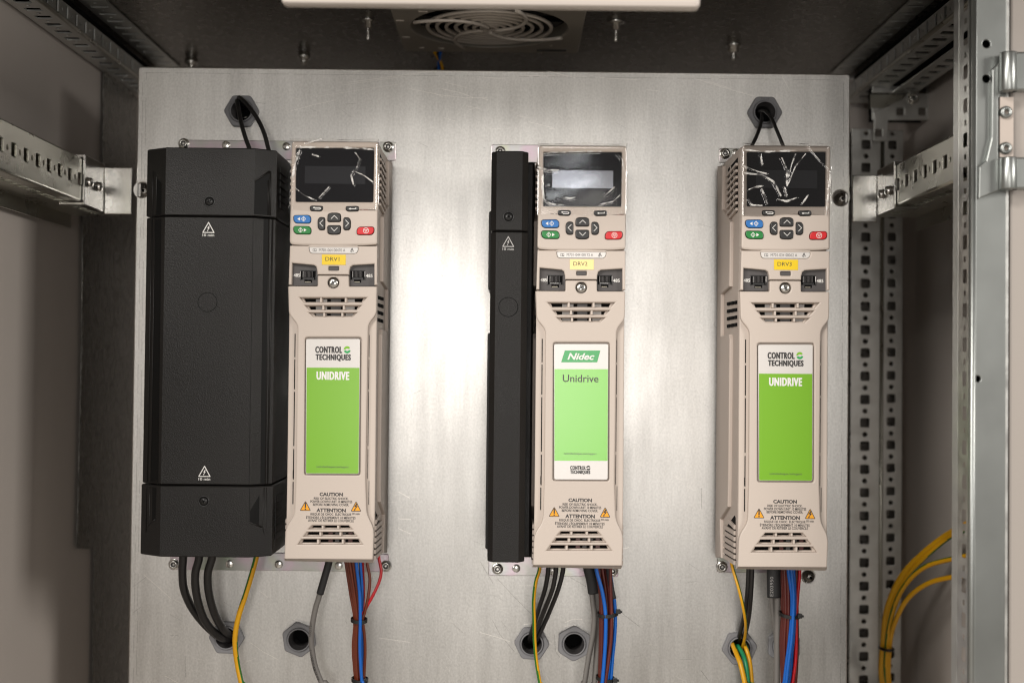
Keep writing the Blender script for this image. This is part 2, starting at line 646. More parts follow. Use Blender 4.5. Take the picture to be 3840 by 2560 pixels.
# ------------------------------------------------------------------ cabinet shell
XL, XR = -0.43, 0.44
ZR = 0.336
def wall_panel(name, outline, fr, m, t=0.004, holes=()):
    return structure(MB().slab(outline, m, 0, t, fr=fr, holes=holes).build(name))
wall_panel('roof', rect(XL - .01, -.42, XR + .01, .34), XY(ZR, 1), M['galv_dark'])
wall_panel('side_wall', rect(-.44, -.9, .33, ZR - .001), YZ(XL, 1), M['wall'])
wall_panel('side_wall', rect(-.215, -.9, .33, ZR - .001), YZ(XR, -1), M['wall'])
wall_panel('back_wall', rect(XL + .001, -.9, XR - .001, ZR - .001), lambda u, v, t: Vector((u, .322 + t, v)), M['wall'])
wall_panel('floor', rect(-3, -4, 3, .34), XY(-.905, -1), M['floor'])

# galvanised sheet on the left wall
def q(px, py, x=XL + .004):
    p = PX(px, py, x)
    return (p.y, p.z)
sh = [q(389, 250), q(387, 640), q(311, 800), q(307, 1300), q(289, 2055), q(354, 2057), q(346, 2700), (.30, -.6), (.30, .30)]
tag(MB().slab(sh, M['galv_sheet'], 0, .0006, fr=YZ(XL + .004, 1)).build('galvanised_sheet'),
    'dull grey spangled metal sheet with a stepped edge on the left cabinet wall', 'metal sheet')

# ------------------------------------------------------------------ mounting plate
c1, c2 = P(520, 252, 0), P(3186, 275, 0)
PLX0 = (P(520, 252, 0).x + P(478, 2560, 0).x) / 2
PLX1 = (P(3186, 275, 0).x + P(3180, 2560, 0).x) / 2
PLZ1 = (c1.z + c2.z) / 2
GL = [  # px, py, rotation in degrees, label
    (909, 420, 0, 'grey hex cable gland with two thin black leads, above the black box at left'),
    (2865, 425, 0, 'grey hex cable gland with two black leads, at the top right above the right drive'),
    (853, 2386, -2, 'grey hex gland swallowing three thick black cables, bottom left'),
    (1124, 2393, 99, 'empty grey hex gland partly behind the single grey cable, bottom left'),
    (1994, 2408, -3, 'grey hex gland taking three black cables behind a thin yellow-green wire'),
    (2152, 2408, 88, 'empty grey hex gland beside the grey cables below the middle drive'),
    (2771, 2425, 8, 'grey hex gland filled with black and yellow-green cables below the right drive'),
    (2937, 2418, 90, 'grey hex gland mostly hidden behind the wire bundle of the right drive')]
holes = []
gl_pos = []
for px, py, a, lb in GL:
    p = P(px, py, 0)
    gl_pos.append(p)
    holes.append(circ(p.x, p.z, .0105, 24))
for px, py, r in ((533, 712, .0066), (3153, 742, .0068), (3032, 2160, .0054)):
    p = P(px, py, 0)
    holes.append(circ(p.x, p.z, r, 20))
pl = MB()
pl.slab(rnd(rect(PLX0, -.62, PLX1, PLZ1), .003, 3), M['plate'], 0, .003, holes=holes, bevel=.0012)
for x0, x1 in ((PLX0, PLX0 + .003), (PLX1 - .003, PLX1)):         # folded flanges
    pl.box((x0, .0032, -.62), (x1, .022, PLZ1 - .002), M['plate'])
pl.box((PLX0 + .0035, .0032, PLZ1 - .003), (PLX1 - .0035, .022, PLZ1), M['plate'])
# bend lines, scratches and scuffs of the sheet
for xx in (PLX0 + .0045, PLX0 + .0075, PLX1 - .006):
    z = -.62
    while z < PLZ1 - .01:
        l = random.uniform(.004, .05)
        pl.stroke([(xx + random.uniform(-.0002, .0002), z), (xx + random.uniform(-.0002, .0002), min(z + l, PLZ1 - .005))], .00022, M['scuff'], -.00006)
        z += l + random.uniform(.001, .02)
x = PLX0 + .006
while x < PLX1 - .02:
    l = random.uniform(.004, .05)
    pl.stroke([(x, PLZ1 - .0056), (min(x + l, PLX1 - .01), PLZ1 - .0056)], .00022, M['scuff'], -.00006)
    x += l + random.uniform(.001, .01)
def scr(f, pts, w=.00028, m='scratch'):
    pl.stroke([(P(*f(*a), 0).x, P(*f(*a), 0).z) for a in pts], w, M[m], -.00005 - random.random() * .00002)
for a in ([(310, 610), (600, 565), (850, 528)], [(490, 535), (740, 500), (950, 470)], [(520, 520), (800, 482), (1040, 450)],
          [(900, 560), (1100, 600), (1250, 617), (1390, 618)], [(1125, 520), (1260, 553)], [(1100, 560), (1220, 585), (1300, 615)],
          [(1255, 667), (1355, 690)], [(1580, 730), (1660, 745)], [(1650, 768), (1810, 808)], [(1770, 450), (1950, 493)],
          [(1640, 478), (2020, 484)], [(150, 700), (300, 660), (440, 630)], [(1300, 480), (1500, 500)], [(2100, 490), (2340, 505)],
          [(1060, 590), (1110, 612)], [(1360, 620), (1395, 632)]):
    scr(T2, a, random.uniform(.00015, .00034))
for a in ([(330, 480), (520, 540), (700, 590)], [(870, 470), (915, 550)], [(40, 550), (120, 560)], [(420, 500), (560, 545)]):
    scr(T3, a, .00025)
for a in ([(880, 180), (960, 225)], [(880, 375), (968, 380)], [(878, 445), (968, 485)], [(740, 1240), (960, 1270)], [(110, 1100), (180, 1130)]):
    scr(C8, a, .0004)
for a in ([(0, 1185), (130, 1220), (225, 1255)], [(1080, 555), (1125, 545)], [(640, 1110), (700, 1085), (770, 1085)], [(640, 1138), (720, 1130)],
          [(330, 1125), (395, 1118)]):
    scr(B3, a, .0004)
for a in ([(130, 780), (260, 920), (390, 1050)], [(95, 1095), (150, 1200), (260, 1330)], [(0, 650), (100, 820)], [(1070, 1040), (1200, 1140)], [(560, 1200), (570, 1330), (600, 1370)],
          [(680, 770), (800, 840)]):
    scr(B3, a, .00022, 'scuff')
for a in ([(1090, 1060), (1200, 1140), (1340, 1215)], [(1170, 580), (1250, 640)], [(100, 430), (350, 650)], [(280, 1360), (420, 1436)]):
    scr(C7, a, .0003)
for a in ([(0, 780), (70, 730)], [(345, 992), (375, 994)], [(390, 992), (418, 990)], [(480, 1180), (485, 1380)], [(0, 540), (120, 450)]):
    scr(C7, a, .00022, 'scuff')
for a in ([(60, 1470), (120, 1550)], [(60, 60), (65, 220)]):
    scr(A6, a, .0003, 'scuff')
for k in range(340):                                              # fine random handling marks
    x, z = random.uniform(PLX0 + .02, PLX1 - .02), random.uniform(-.28, PLZ1 - .015)
    a, l = random.gauss(-.35, .5), random.uniform(.002, .014)
    pl.stroke([(x, z), (x + l * math.cos(a), z + l * math.sin(a))], random.uniform(.00008, .00018), M['scratch' if k % 3 else 'scuff'], -.00004 - k * 2e-7)
tag(pl.build('mounting_plate'), 'large scratched bare metal mounting plate carrying the three drives', 'mounting plate')
# the small fixing bolts seen in the plate's round holes
for px, py, lb in ((533, 712, 'bolt head seen inside the round hole at the left edge of the metal plate'),
                   (3153, 742, 'bolt head seen inside the round hole at the right edge of the metal plate'),
                   (3032, 2160, 'small bolt in a round hole just below the right drive')):
    p = P(px, py, .008)
    b = MB().lathe([(0, 0), (.0032, .0002), (.0036, .001), (.0036, .006), (.0058, .006), (.0062, .008)], (p.x + .0015, .006, p.z - .001), (0, 1, 0), M['steel'], 16)
    b.slab(circ(p.x + .0015, p.z - .001, .0016, 6), M['void'], .0055, .0058)
    tag(b.build('hidden_bolt'), lb, 'bolt', 'bolts in the round holes of the plate')

# ------------------------------------------------------------------ cable glands
for (px, py, a, lb), p in zip(GL, gl_pos):
    hexo = rnd(circ(0, 0, .0160, 6, math.radians(a)), .0022, 4)
    g = thing('cable_gland', lb, 'cable gland', (p.x, 0, p.z), 'grey hexagonal cable glands in the plate')
    hx = MB().slab(hexo, M['gland'], -.0055, -.0002, holes=[circ(0, 0, .0104, 28)], bevel=.0009)
    if px == 2865:
        hx.text('PG 16', (-.0036, .0112, .0036, .0128), M['ink_dull'], -.0056)
    hx.build('hex_nut', g)
    t = MB().lathe([(.0104, -.0050), (.0103, -.0066), (.0099, -.0070), (.0092, -.0068), (.0090, -.006)], (0, 0, 0), (0, 1, 0), M['gland'], 28)
    t.lathe([(.0090, -.006), (.0088, .006), (.0080, .0065), (.0078, .008), (.0078, .022)], (0, 0, 0), (0, 1, 0), M['gland_in'], 28)
    t.slab(circ(0, 0, .0079, 24), M['void'], .022, .0225)
    t.build('bore_ring', g)

# ------------------------------------------------------------------ drives
YF3 = -.127
O3 = P(2950, 1340, YF3)
def L(f, x, y):                            # local front-plane coordinates, measured on the right-hand drive
    p = P(*f(x, y), YF3)
    return (p.x - O3.x, p.z - O3.z)
def LL(f, pts): return [L(f, *p) for p in pts]
def LB(f, x0, y0, x1, y1):                 # box -> x0, z0, x1, z1
    a, b = L(f, x0, y1), L(f, x1, y0)
    return (a[0], a[1], b[0], b[1])
xl, xr = L(A5, 262, 700)[0], L(A5, 958, 700)[0]
zt, zb = L(A4, 700, 108)[1], L(A6, 700, 697)[1]
SIDE_X = O3.x + xl
def S(f, pts):                             # on the left side wall of the right-hand drive: (y from plate, local z)
    out = []
    for a in pts:
        p = PX(*f(*a), SIDE_X)
        out.append((p.y, p.z - O3.z))
    return out

def tri(cx, cz, w):                        # warning triangle outline
    h = w * .9
    return [(cx - w / 2, cz - h / 2), (cx + w / 2, cz - h / 2), (cx, cz + h / 2)]
def shrink_tri(p, k):
    cx = sum(a[0] for a in p) / 3; cz = sum(a[1] for a in p) / 3
    return [(cx + (a[0] - cx) * k, cz + (a[1] - cz) * k) for a in p]
BOLT = [(.10, .36), (-.22, -.02), (.02, .02), (-.12, -.30), (.26, .08), (.02, .05)]
def flash(mb, cx, cz, s, m, t, fr=XZ):     # zig-zag arrow of the shock symbol
    pts = [(.06, .40), (-.20, 0), (-.02, .03), (-.12, -.28), (.20, .10), (.03, .07), (.16, .36)]
    mb.sheet([(cx + a * s, cz + b * s) for a, b in pts], m, t, fr)
    mb.sheet([(cx + a * s, cz + b * s) for a, b in ((-.16, -.40), (-.21, -.20), (-.02, -.25))], m, t - .000003, fr)

def screw(parent, name, x, y, z, r, m=None, cross=True, ring=False):
    m = m or M['steel']
    b = MB()
    b.lathe([(0, -.0012 * r / .004), (r * .55, -.0011 * r / .004), (r * .86, -.0006 * r / .004), (r, .0003), (r, .002)], (x, y, z), (0, 1, 0), m, 24)
    if cross:
        yy = y - .0012 * r / .004 - .0001
        for a in (.5, .5 + PI / 2):
            d = Vector((math.cos(a), math.sin(a)))
            b.stroke([(x - d.x * r * .42, z - d.y * r * .42), (x + d.x * r * .42, z + d.y * r * .42)], r * .24, M['void'] if m is M['black_s'] else M['ink'], yy)
            yy -= .00004
    return b.build(name, parent)
def cap_bolt(parent, x, z, y=-.002, name='bolt'):
    b = MB()
    b.lathe([(.0021, -.0008), (.0021, -.0034), (.0024, -.0038), (.0030, -.0038), (.0034, -.0034), (.0034, -.0008), (.0046, -.0008), (.0050, -.0005), (.0050, 0)], (x, y, z), (0, 1, 0), M['steel'], 28)
    b.slab(circ(x, z, .0021, 20), M['ink_dull'], y - .0014, y - .0008)
    b.slab(circ(x, z, .0010, 12), M['steel'], y - .0019, y - .0014)
    return b.build(name, parent)

def make_drive(O, YF, label, code, style, film_lines, sticker_text, sticker_mat, port_flip, lcd_mat):
    T = thing('motor_drive', label, 'motor drive', (O.x, 0, O.z), 'beige motor drives on the metal plate')
    F = YF
    dF = YF - YF3
    # --- body with side ridges
    b = MB()
    b.slab(rect(xl + .0006, zb + .006, xr - .0006, zt - .0008), M['beige_dull'], F + .0085, -.0025, bevel=.001)
    ridge = S(A4, [(118, 297), (165, 297), (160, 690), (235, 800), (228, 1385), (150, 1455)]) + \
        S(A5, [(130, 20), (128, 335), (195, 320), (200, 360)]) + S(A6, [(290, 0), (285, 205), (225, 300), (232, 600), (188, 596)]) + S(A4, [(118, 1400)])
    ridge = [(min(u, -.003), v) for u, v in ridge]
    for sx, x0 in ((-1, xl + .0006), (1, xr - .0006)):
        b.slab(ridge, M['beige_dull'], -.0028, .0004, bevel=.0009, fr=YZ(x0, sx))
    b.build('body', T)
    # --- side grilles
    for sx, x0 in ((-1, xl + .0006), (1, xr - .0006)):
        g = MB()
        fr = YZ(x0, sx)
        top = S(A4, [(190, 325), (276, 222), (278, 700), (266, 722), (190, 648)])
        g.slab(top, M['void'], -.0004, .0002, fr=fr)
        for k in range(8):
            y0 = 330 + 58 * k
            a, c = (190, y0 + 58), (279, y0 - 50)
            if c[1] > 690: continue
            p = S(A4, [a, c])
            d = Vector((p[1][0] - p[0][0], p[1][1] - p[0][1])).normalized()
            n = Vector((-d.y, d.x)) * .0011
            g.slab([(p[0][0] + n.x, p[0][1] + n.y), (p[0][0] - n.x, p[0][1] - n.y), (p[1][0] - n.x, p[1][1] - n.y), (p[1][0] + n.x, p[1][1] + n.y)], M['beige_dull'], -.0022, -.0003, fr=fr, bevel=.0003)
        for xx in (218, 248):
            p = S(A4, [(xx, 300), (xx, 690)])
            g.slab(rect(p[0][0] - .0006, p[0][1], p[0][0] + .0006, p[1][1]), M['beige_dull'], -.0011, -.0003, fr=fr)
        g.build('upper_side_grille', T)
        g = MB()
        for r_ in range(4):                                     # middle vents, three cells a row
            for c_ in range(3):
                xa = 160 + c_ * 27
                ya = 66 + r_ * 58 - c_ * 5
                g.slab(S(A5, [(xa, ya + 5), (xa + 21, ya), (xa + 21, ya + 26), (xa, ya + 30)]), M['void'], -.0009, .0002, fr=fr)
        g.build('middle_side_vent', T)
        g = MB()
        low = S(A6, [(316, 272), (322, 290), (324, 640), (243, 590), (245, 372)])
        g.slab(low, M['void'], -.0004, .0002, fr=fr)
        for k in range(8):
            ya = 318 + 46 * k
            a, c = (243 if k else 283, ya - (6 if k else 0)), (325, ya + 44)
            if c[1] > 650: continue
            p = S(A6, [a, c])
            d = Vector((p[1][0] - p[0][0], p[1][1] - p[0][1])).normalized()
            n = Vector((-d.y, d.x)) * .0017
            g.slab([(p[0][0] + n.x, p[0][1] + n.y), (p[0][0] - n.x, p[0][1] - n.y), (p[1][0] - n.x, p[1][1] - n.y), (p[1][0] + n.x, p[1][1] + n.y)], M['beige_dull'], -.0020, -.0003, fr=fr, bevel=.0003)
        g.build('lower_side_grille', T)
    # --- keypad
    kp = rnd(LL(A4, [(326, 108), (1120, 114), (1114, 1050), (1000, 1058), (713, 1064), (420, 1058), (312, 1048)]), [.0022, .0022, .002, .002, .004, .002, .003])
    scr_o = LL(A4, [(365, 170), (1078, 170), (1073, 663), (365, 660)])
    k = MB()
    k.slab(kp, M['beige'], F - .0008, F + .0100, holes=[rnd(scr_o, .001, 2)], bevel=.0016)
    # raised brow lines beside the red and blue buttons
    K = k.build('keypad', T)
    s = MB().slab(inset(ccw(rnd(scr_o, .001, 2)), .0002), M['screen'], F + .0004, F + .004)
    Sc = s.build('screen', K)
    lc = LB(A4, 445, 338, 1000, 492)
    MB().slab(rect(*lc), lcd_mat, F + .0001, F + .0008).build('display', Sc)
    kb = F - .0008
    def button(name, pts, m, r=.0012):
        bb = MB()
        o_ = rnd(LL(A4, pts), r, 3)
        bb.slab(inset(ccw(o_), -.00045), M['void'], kb - .0001, kb + .0006)
        bb.slab(o_, m, kb - .0014, kb + .0004, bevel=.0006)
        return bb
    tb = kb - .00146
    w1 = .00042
    e = button('b', [(500, 706), (520, 700), (612, 703), (612, 730), (595, 745), (505, 742)], M['btn'])
    e.stroke(LL(A4, [(535, 716), (590, 716), (597, 724), (590, 731), (545, 731)]), .0005, M['white'], tb)
    e.sheet(LL(A4, [(525, 716), (540, 707), (540, 725)]), M['white'], tb - .00003)
    e.build('escape_button', K)
    e = button('b', [(828, 706), (920, 703), (940, 708), (938, 745), (845, 747), (828, 734)], M['btn'])
    e.stroke(LL(A4, [(865, 726), (918, 726), (918, 716)]), .0005, M['white'], tb)
    e.sheet(LL(A4, [(852, 726), (870, 717), (870, 735)]), M['white'], tb - .00003)
    e.build('enter_button', K)
    def diamond(bb, cx, cy):
        bb.stroke(LL(A4, [(cx - 19, cy), (cx, cy - 21), (cx + 19, cy), (cx, cy + 21), (cx - 19, cy)]), w1, M['white'], tb)
        bb.stroke(LL(A4, [(cx, cy - 11), (cx, cy + 11)]), w1, M['white'], tb - .00004)
    e = button('b', [(350, 787), (485, 785), (505, 803), (505, 856), (372, 855), (352, 832)], M['btn_blue'], .0022)
    diamond(e, 442, 819)
    e.sheet(LL(A4, [(385, 819), (410, 803), (410, 835)]), M['white'], tb)
    e.build('reverse_button', K)
    e = button('b', [(350, 885), (488, 887), (508, 908), (508, 955), (375, 953), (352, 930)], M['btn_green'], .0022)
    diamond(e, 415, 920)
    e.sheet(LL(A4, [(470, 920), (445, 904), (445, 936)]), M['white'], tb)
    e.build('start_button', K)
    e = button('b', [(948, 893), (1083, 891), (1081, 940), (1060, 960), (928, 961), (930, 915)], M['btn_red'], .0022)
    c = L(A4, 1011, 925)
    e.stroke(circ(c[0], c[1], .0021, 18) + [circ(c[0], c[1], .0021, 18)[0]], .0004, M['white'], tb)
    e.stroke(LL(A4, [(998, 917), (1024, 917), (1011, 938), (998, 917)]), .00036, M['white'], tb - .0001)
    e.build('stop_button', K)
    e = button('b', [(664, 776), (690, 765), (750, 765), (776, 776), (779, 842), (660, 842)], M['btn'], .0016)
    e.stroke(LL(A4, [(693, 817), (722, 788), (751, 817)]), w1, M['white'], tb)
    e.build('up_button', K)
    e = button('b', [(660, 879), (779, 879), (775, 948), (750, 957), (690, 957), (664, 948)], M['btn'], .0016)
    e.stroke(LL(A4, [(693, 899), (722, 929), (751, 899)]), w1, M['white'], tb)
    e.build('down_button', K)
    e = button('b', [(588, 804), (634, 806), (634, 917), (588, 916), (574, 895), (572, 830)], M['btn'], .0016)
    e.stroke(LL(A4, [(619, 829), (590, 857), (619, 886)]), w1, M['white'], tb)
    e.build('left_button', K)
    e = button('b', [(807, 806), (852, 808), (867, 832), (866, 898), (852, 917), (807, 917)], M['btn'], .0016)
    e.stroke(LL(A4, [(825, 829), (853, 858), (825, 887)]), w1, M['white'], tb)
    e.build('right_button', K)
    # --- upper cover (between keypad and lower cover)
    uc = MB()
    o_ = LL(A4, [(314, 1060), (1114, 1064), (1113, 1418), (1088, 1420), (1086, 1226), (890, 1238), (866, 1255), (857, 1292), (855, 1325),
                 (567, 1323), (565, 1290), (556, 1252), (535, 1237), (335, 1218), (332, 1416), (304, 1416)])
    idr = rnd(LL(A4, [(488, 1068), (940, 1072), (936, 1112), (915, 1132), (510, 1130), (492, 1112)]), .0012, 2)
    ind = rnd(LL(A4, [(668, 1248), (762, 1248), (762, 1287), (668, 1287)]), .0008, 2)
    uc.slab(o_, M['beige'], F, F + .0095, holes=[idr, ind], bevel=.0010)
    U = uc.build('upper_cover', T)
    ip = MB().slab(inset(ccw(idr), .0003), M['lab_white'], F + .0006, F + .003)
    ip.text(code, LB(A4, 580, 1088, 820, 1112), M['ink_dull'], F + .00055)
    ip.stroke(LL(A4, [(525, 1110), (525, 1090), (540, 1090), (540, 1108), (555, 1108), (555, 1090), (541, 1090)]), .0003, M['ink_dull'], F + .00055)
    ip.stroke(LL(A4, [(525, 1111), (556, 1111)]), .0003, M['ink_dull'], F + .0005)
    tt = LL(A4, [(865, 1112), (898, 1112), (881, 1083)])
    ip.stroke(tt + [tt[0]], .0003, M['ink_dull'], F + .00055)
    c = L(A4, 881, 1101)
    flash(ip, c[0], c[1], .0045, M['ink_dull'], F + .0005)
    ip.build('rating_strip', U)
    MB().slab(inset(ccw(ind), .0003), M['port_grey'], F + .0012, F + .003).build('status_window', U)
    st = MB().slab(LL(A4, [(608, 1141), (826, 1143), (825, 1236), (609, 1234)]), sticker_mat, F - .0003, F - .00002)
    st.text(sticker_text, LB(A4, 640, 1165, 768, 1199), M['ink'], F - .00035)
    st.build('name_sticker', U)
    # --- port panels
    for side in (0, 1):
        if side == 0:
            o_ = LL(A4, [(334, 1218), (540, 1236), (562, 1256), (568, 1295), (568, 1405), (553, 1421), (332, 1420)])
            px0, px1 = 408, 545
        else:
            o_ = LL(A4, [(1087, 1226), (886, 1238), (864, 1258), (857, 1295), (856, 1408), (873, 1426), (1087, 1424)])
            px0, px1 = 862, 995
        pp = MB().slab(o_, M['port_grey'], F + .0045, F + .0085).build('port_panel', T)
        fl = side if not port_flip else 1 - side
        ra = LB(A4, px0, 1283, px1, 1367)
        pt = MB()
        y0 = F + .0044
        pt.slab(rect(*ra), M['void'], y0, y0 + .0005)
        nx0, nx1 = (px0 + 33, px1 - 32)
        pt.slab(rect(*LB(A4, nx0, 1367, nx1, 1394)), M['void'], y0 + .00003, y0 + .0005)
        pt.slab(rect(*LB(A4, px0 - 2, 1281, px1 + 2, 1286)), M['black_s'], y0 - .0006, y0 + .0004)
        pt.slab(rect(*LB(A4, px0 - 4, 1340, px0 + 2, 1372)), M['black_s'], y0 - .0006, y0 + .0004)
        pt.slab(rect(*LB(A4, px1 - 2, 1340, px1 + 4, 1372)), M['black_s'], y0 - .0006, y0 + .0004)
        pt.slab(rect(*LB(A4, px0 + 18, 1350, px1 - 14, 1366)), M['black_s'], y0 - .0003, y0 + .0004)
        for k_ in range(8):
            xx = px0 + 20 + k_ * 12
            pt.slab(rect(*LB(A4, xx, 1290, xx + 4, 1344)), M['grey_print'] if k_ == 0 else M['ink_dull'], y0 - .0003, y0 + .0004)
        pt.slab(rect(*LB(A4, px0 + 38, 1384, px1 - 45, 1392)), M['pin'], y0 - .0002, y0 + .0004)
        ex = px1 - 2 if (port_flip or side) else px0 - 6
        pt.slab(rect(*LB(A4, ex, 1290, ex + 6, 1362)), M['lab_white'] if port_flip else M['grey_print'], y0 - .0004, y0 + .0004)
        if style != 'ct':
            pt.text('Amphenol', LB(A4, px0 + 24, 1347, px0 + 100, 1362), M['grey_print'], y0 - .0005, rot=PI)
        pt.build('network_port', pp)
        MB().text('485', LB(A4, 342, 1311, 402, 1341) if side == 0 else LB(A4, 1005, 1316, 1067, 1346), M['white'], F + .0043, bold=.02).build('lettering', pp)
    # --- front cover
    fc = MB()
    fb = F + .0042
    base = LL(A4, [(296, 1428), (1112, 1430)]) + LL(A5, [(961, 200), (958, 1500)]) + LL(A6, [(1045, 430), (1036, 690), (345, 688), (352, 430)]) + LL(A5, [(256, 1500), (264, 200)])
    slots = []
    for rows, f in ((((80, 108, (380, 508, 531, 704, 727, 851)), (143, 168, (420, 528, 549, 690, 711, 810)), (198, 218, (458, 538, 555, 680, 699, 776))), A5),
                    (((413, 430, (553, 630, 655, 750, 775, 852)), (464, 486, (516, 612, 637, 770, 793, 888)), (521, 547, (476, 593, 618, 788, 811, 928))), A6)):
        up = f is A5
        for ya, yb, xs in rows:
            for i in range(3):
                a, c = xs[2 * i], xs[2 * i + 1]
                la = (12 if up else -12) if i == 0 else 0
                ra_ = (-12 if up else 12) if i == 2 else 0
                if up:
                    o_ = [(a, ya), (c, ya), (c + ra_, yb), (a + la, yb)]
                else:
                    o_ = [(a - la, ya), (c - ra_, ya), (c, yb), (a, yb)]
                slots.append(LL(f, o_))
    fc.slab(base, M['beige'], fb, fb + .004, holes=slots, bevel=.0010)
    panel = LL(A4, [(300, 1428), (569, 1430), (569, 1332), (855, 1334), (856, 1432), (1112, 1432)]) + LL(A5, [(961, 205), (896, 285), (884, 1500)]) + \
        LL(A6, [(986, 320), (1046, 430), (1037, 676), (345, 672), (353, 425), (421, 330)]) + LL(A5, [(331, 1500), (338, 290), (267, 205)])
    panel = rnd(panel, [.001, .001, .001, .001, .001, .001, .003, .004, .002, .005, .006, .0005, .0005, .006, .005, .002, .004, .003], 3)
    vh = []
    for f, rows in ((A5, ((352, 884, 74, 115), (393, 842, 136, 174), (425, 808, 193, 226))), (A6, ((530, 875, 408, 437), (492, 912, 459, 494), (450, 955, 515, 556)))):
        for a, c, ya, yb in rows:
            if f is A5:
                vh.append(LL(f, [(a, ya), (c, ya), (c - 38, yb), (a + 38, yb)]))
            else:
                vh.append(LL(f, [(a + 28, ya), (c - 28, ya), (c, yb), (a, yb)]))
    lab = rnd(LL(A5, [(397, 388), (843, 388), (842, 1480), (397, 1478)]), .0022, 4)
    cs = L(A4, 713, 1398)
    sh_ = circ(cs[0], cs[1], .0046, 24)
    fc.slab(panel, M['beige'], F, F + .0046, holes=vh + [lab, sh_], bevel=.0011)
    # bars across the vents
    for f, rows in ((A5, ((520, 76, 113), (716, 76, 113), (538, 138, 172), (701, 138, 172), (546, 195, 224), (689, 195, 224))),
                    (A6, ((642, 410, 435), (763, 410, 435), (624, 461, 492), (781, 461, 492), (606, 517, 554), (800, 517, 554)))):
        for xx, ya, yb in rows:
            fc.slab(rect(*LB(f, xx - 8, ya, xx + 8, yb)), M['beige'], F + .0008, fb + .001, bevel=.0004)
    # chamfer along the bottom edge
    a, c = L(A6, 345, 672), L(A6, 1037, 676)
    d, e2 = L(A6, 340, 694), L(A6, 1036, 708)
    fc.add([XZ(*a, F), XZ(*c, F), XZ(*e2, F + .0065), XZ(*d, F + .0065), XZ(*a, F + .0085), XZ(*c, F + .0085)],
           [[0, 1, 2, 3], [3, 2, 5, 4], [0, 3, 4], [1, 5, 2]], M['beige'])
    for f, segs in ((A5, (('l', (360, 545), (562, 800), (820, 1250), (1274, 1515)), ('r', (370, 545), (565, 800), (820, 1250), (1275, 1510)))),
                    (A6, (('l', (-20, 43), (70, 245)), ('r', (60, 250))))):
        for sg in segs:
            for ya, yb in sg[1:]:
                if f is A5:
                    xa = (314 if sg[0] == 'l' else 904) - (ya / 500) * 2.4
                else:
                    xa = 404 if sg[0] == 'l' else 999
                w_ = 3.6 if (sg[0] == 'l') else 1.8
                fc.slab(LL(f, [(xa - w_, ya), (xa + w_, ya), (xa + w_ - (yb - ya) / 210, yb), (xa - w_ - (yb - ya) / 210, yb)]), M['void'], fb - .0002, fb + .0005)
    C = fc.build('front_cover', T)
    # innards behind the vents
    iv = MB()
    iv.slab(rect(xl + .004, zb + .010, xr - .004, L(A4, 700, 1440)[1]), M['void'], F + .0081, F + .0084)
    for i in range(3):
        bx = LB(A5, 470 + 120 * i, 84, 560 + 110 * i, 216)
        iv.slab(rect(*bx), M['grey_print'] if i != 1 else M['ink_dull'], F + .0076 - i * .0004, F + .0080)
    for i, mm in enumerate(('c_brown2', 'ink_dull', 'ink_dull', 'c_brown2')):
        bx = LB(A6, 680 + 52 * i, 470, 712 + 52 * i, 560)
        iv.slab(rect(*bx), M[mm], F + .0076, F + .0080)
    iv.build('inner_board', T)
    screw(C, 'cover_screw', cs[0], F + .0016, cs[1], .0040)
    # --- brand label
    gy = F + .0007
    lb_ = MB()
    lo = rnd(LL(A5, [(405, 402), (832, 402), (830, 1468), (410, 1466)]), .0016, 4)
    if style == 'ct':
        lb_.slab(lo, M['lab_white'], gy, gy + .002)
        grn = LL(A5, [(411, 628), (829, 630), (828, 1458), (820, 1466), (420, 1464), (412, 1456)])
        lb_.sheet(grn, M['lab_green'], gy - .00008)
        Lb = lb_.build('brand_label', C)
        t = MB()
        t.heavy('CONTROL', LB(A5, 478, 461, 692, 513), M['ink'], gy - .0002, .00022)
        t.heavy('TECHNIQUES', LB(A5, 481, 523, 761, 577), M['ink'], gy - .0002, .00022)
        t.heavy('UNIDRIVE', LB(A5, 489, 660, 750, 725), M['white'], gy - .0002, .00026)
        t.text('controltechniques.com/support', LB(A5, 494, 1405, 749, 1424), M['ink_dull'], gy - .0002)
        c = L(A5, 731, 487)
        for a0, a1, mm in ((.18, .98, 'logo_a'), (1.12, 1.95, 'logo_b')):
            arc = [(c[0] + .0028 * math.cos(a0 * PI + (a1 - a0) * PI * i / 10), c[1] + .0029 * math.sin(a0 * PI + (a1 - a0) * PI * i / 10)) for i in range(11)]
            inn = [(c[0] + .0014 * math.cos(a0 * PI + (a1 - a0) * PI * i / 10), c[1] + .0010 * math.sin(a0 * PI + (a1 - a0) * PI * i / 10)) for i in range(10, -1, -1)]
            t.sheet(arc + inn, M[mm], gy - .0002)
        t.build('lettering', Lb)
    else:
        lb_.slab(lo, M['lab_white'], gy, gy + .002)
        lb_.sheet(LL(A5, [(409, 598), (830, 599), (829, 1321), (411, 1320)]), M['lab_green2'], gy - .00008)
        Lb = lb_.build('brand_label', C)
        t = MB()
        t.sheet(LL(A5, [(490, 452), (770, 452), (745, 545), (461, 545)]), M['nid'], gy - .00012)
        t.text('Nidec', LB(A5, 510, 474, 724, 525), M['white'], gy - .0003, bold=.03, shear=.3)
        t.build('logo_banner', Lb)
        t = MB()
        t.text('Unidrive', LB(A5, 474, 645, 756, 700), M['ink_dull'], gy - .0002, bold=.008)
        t.text('controltechniques.com/support', LB(A5, 484, 1256, 742, 1275), M['ink_dull'], gy - .0002)
        t.heavy('CONTROL', LB(A5, 535, 1360, 660, 1391), M['ink'], gy - .0002, .00011)
        t.heavy('TECHNIQUES', LB(A5, 535, 1395, 693, 1427), M['ink'], gy - .0002, .00011)
        c = L(A5, 678, 1376)
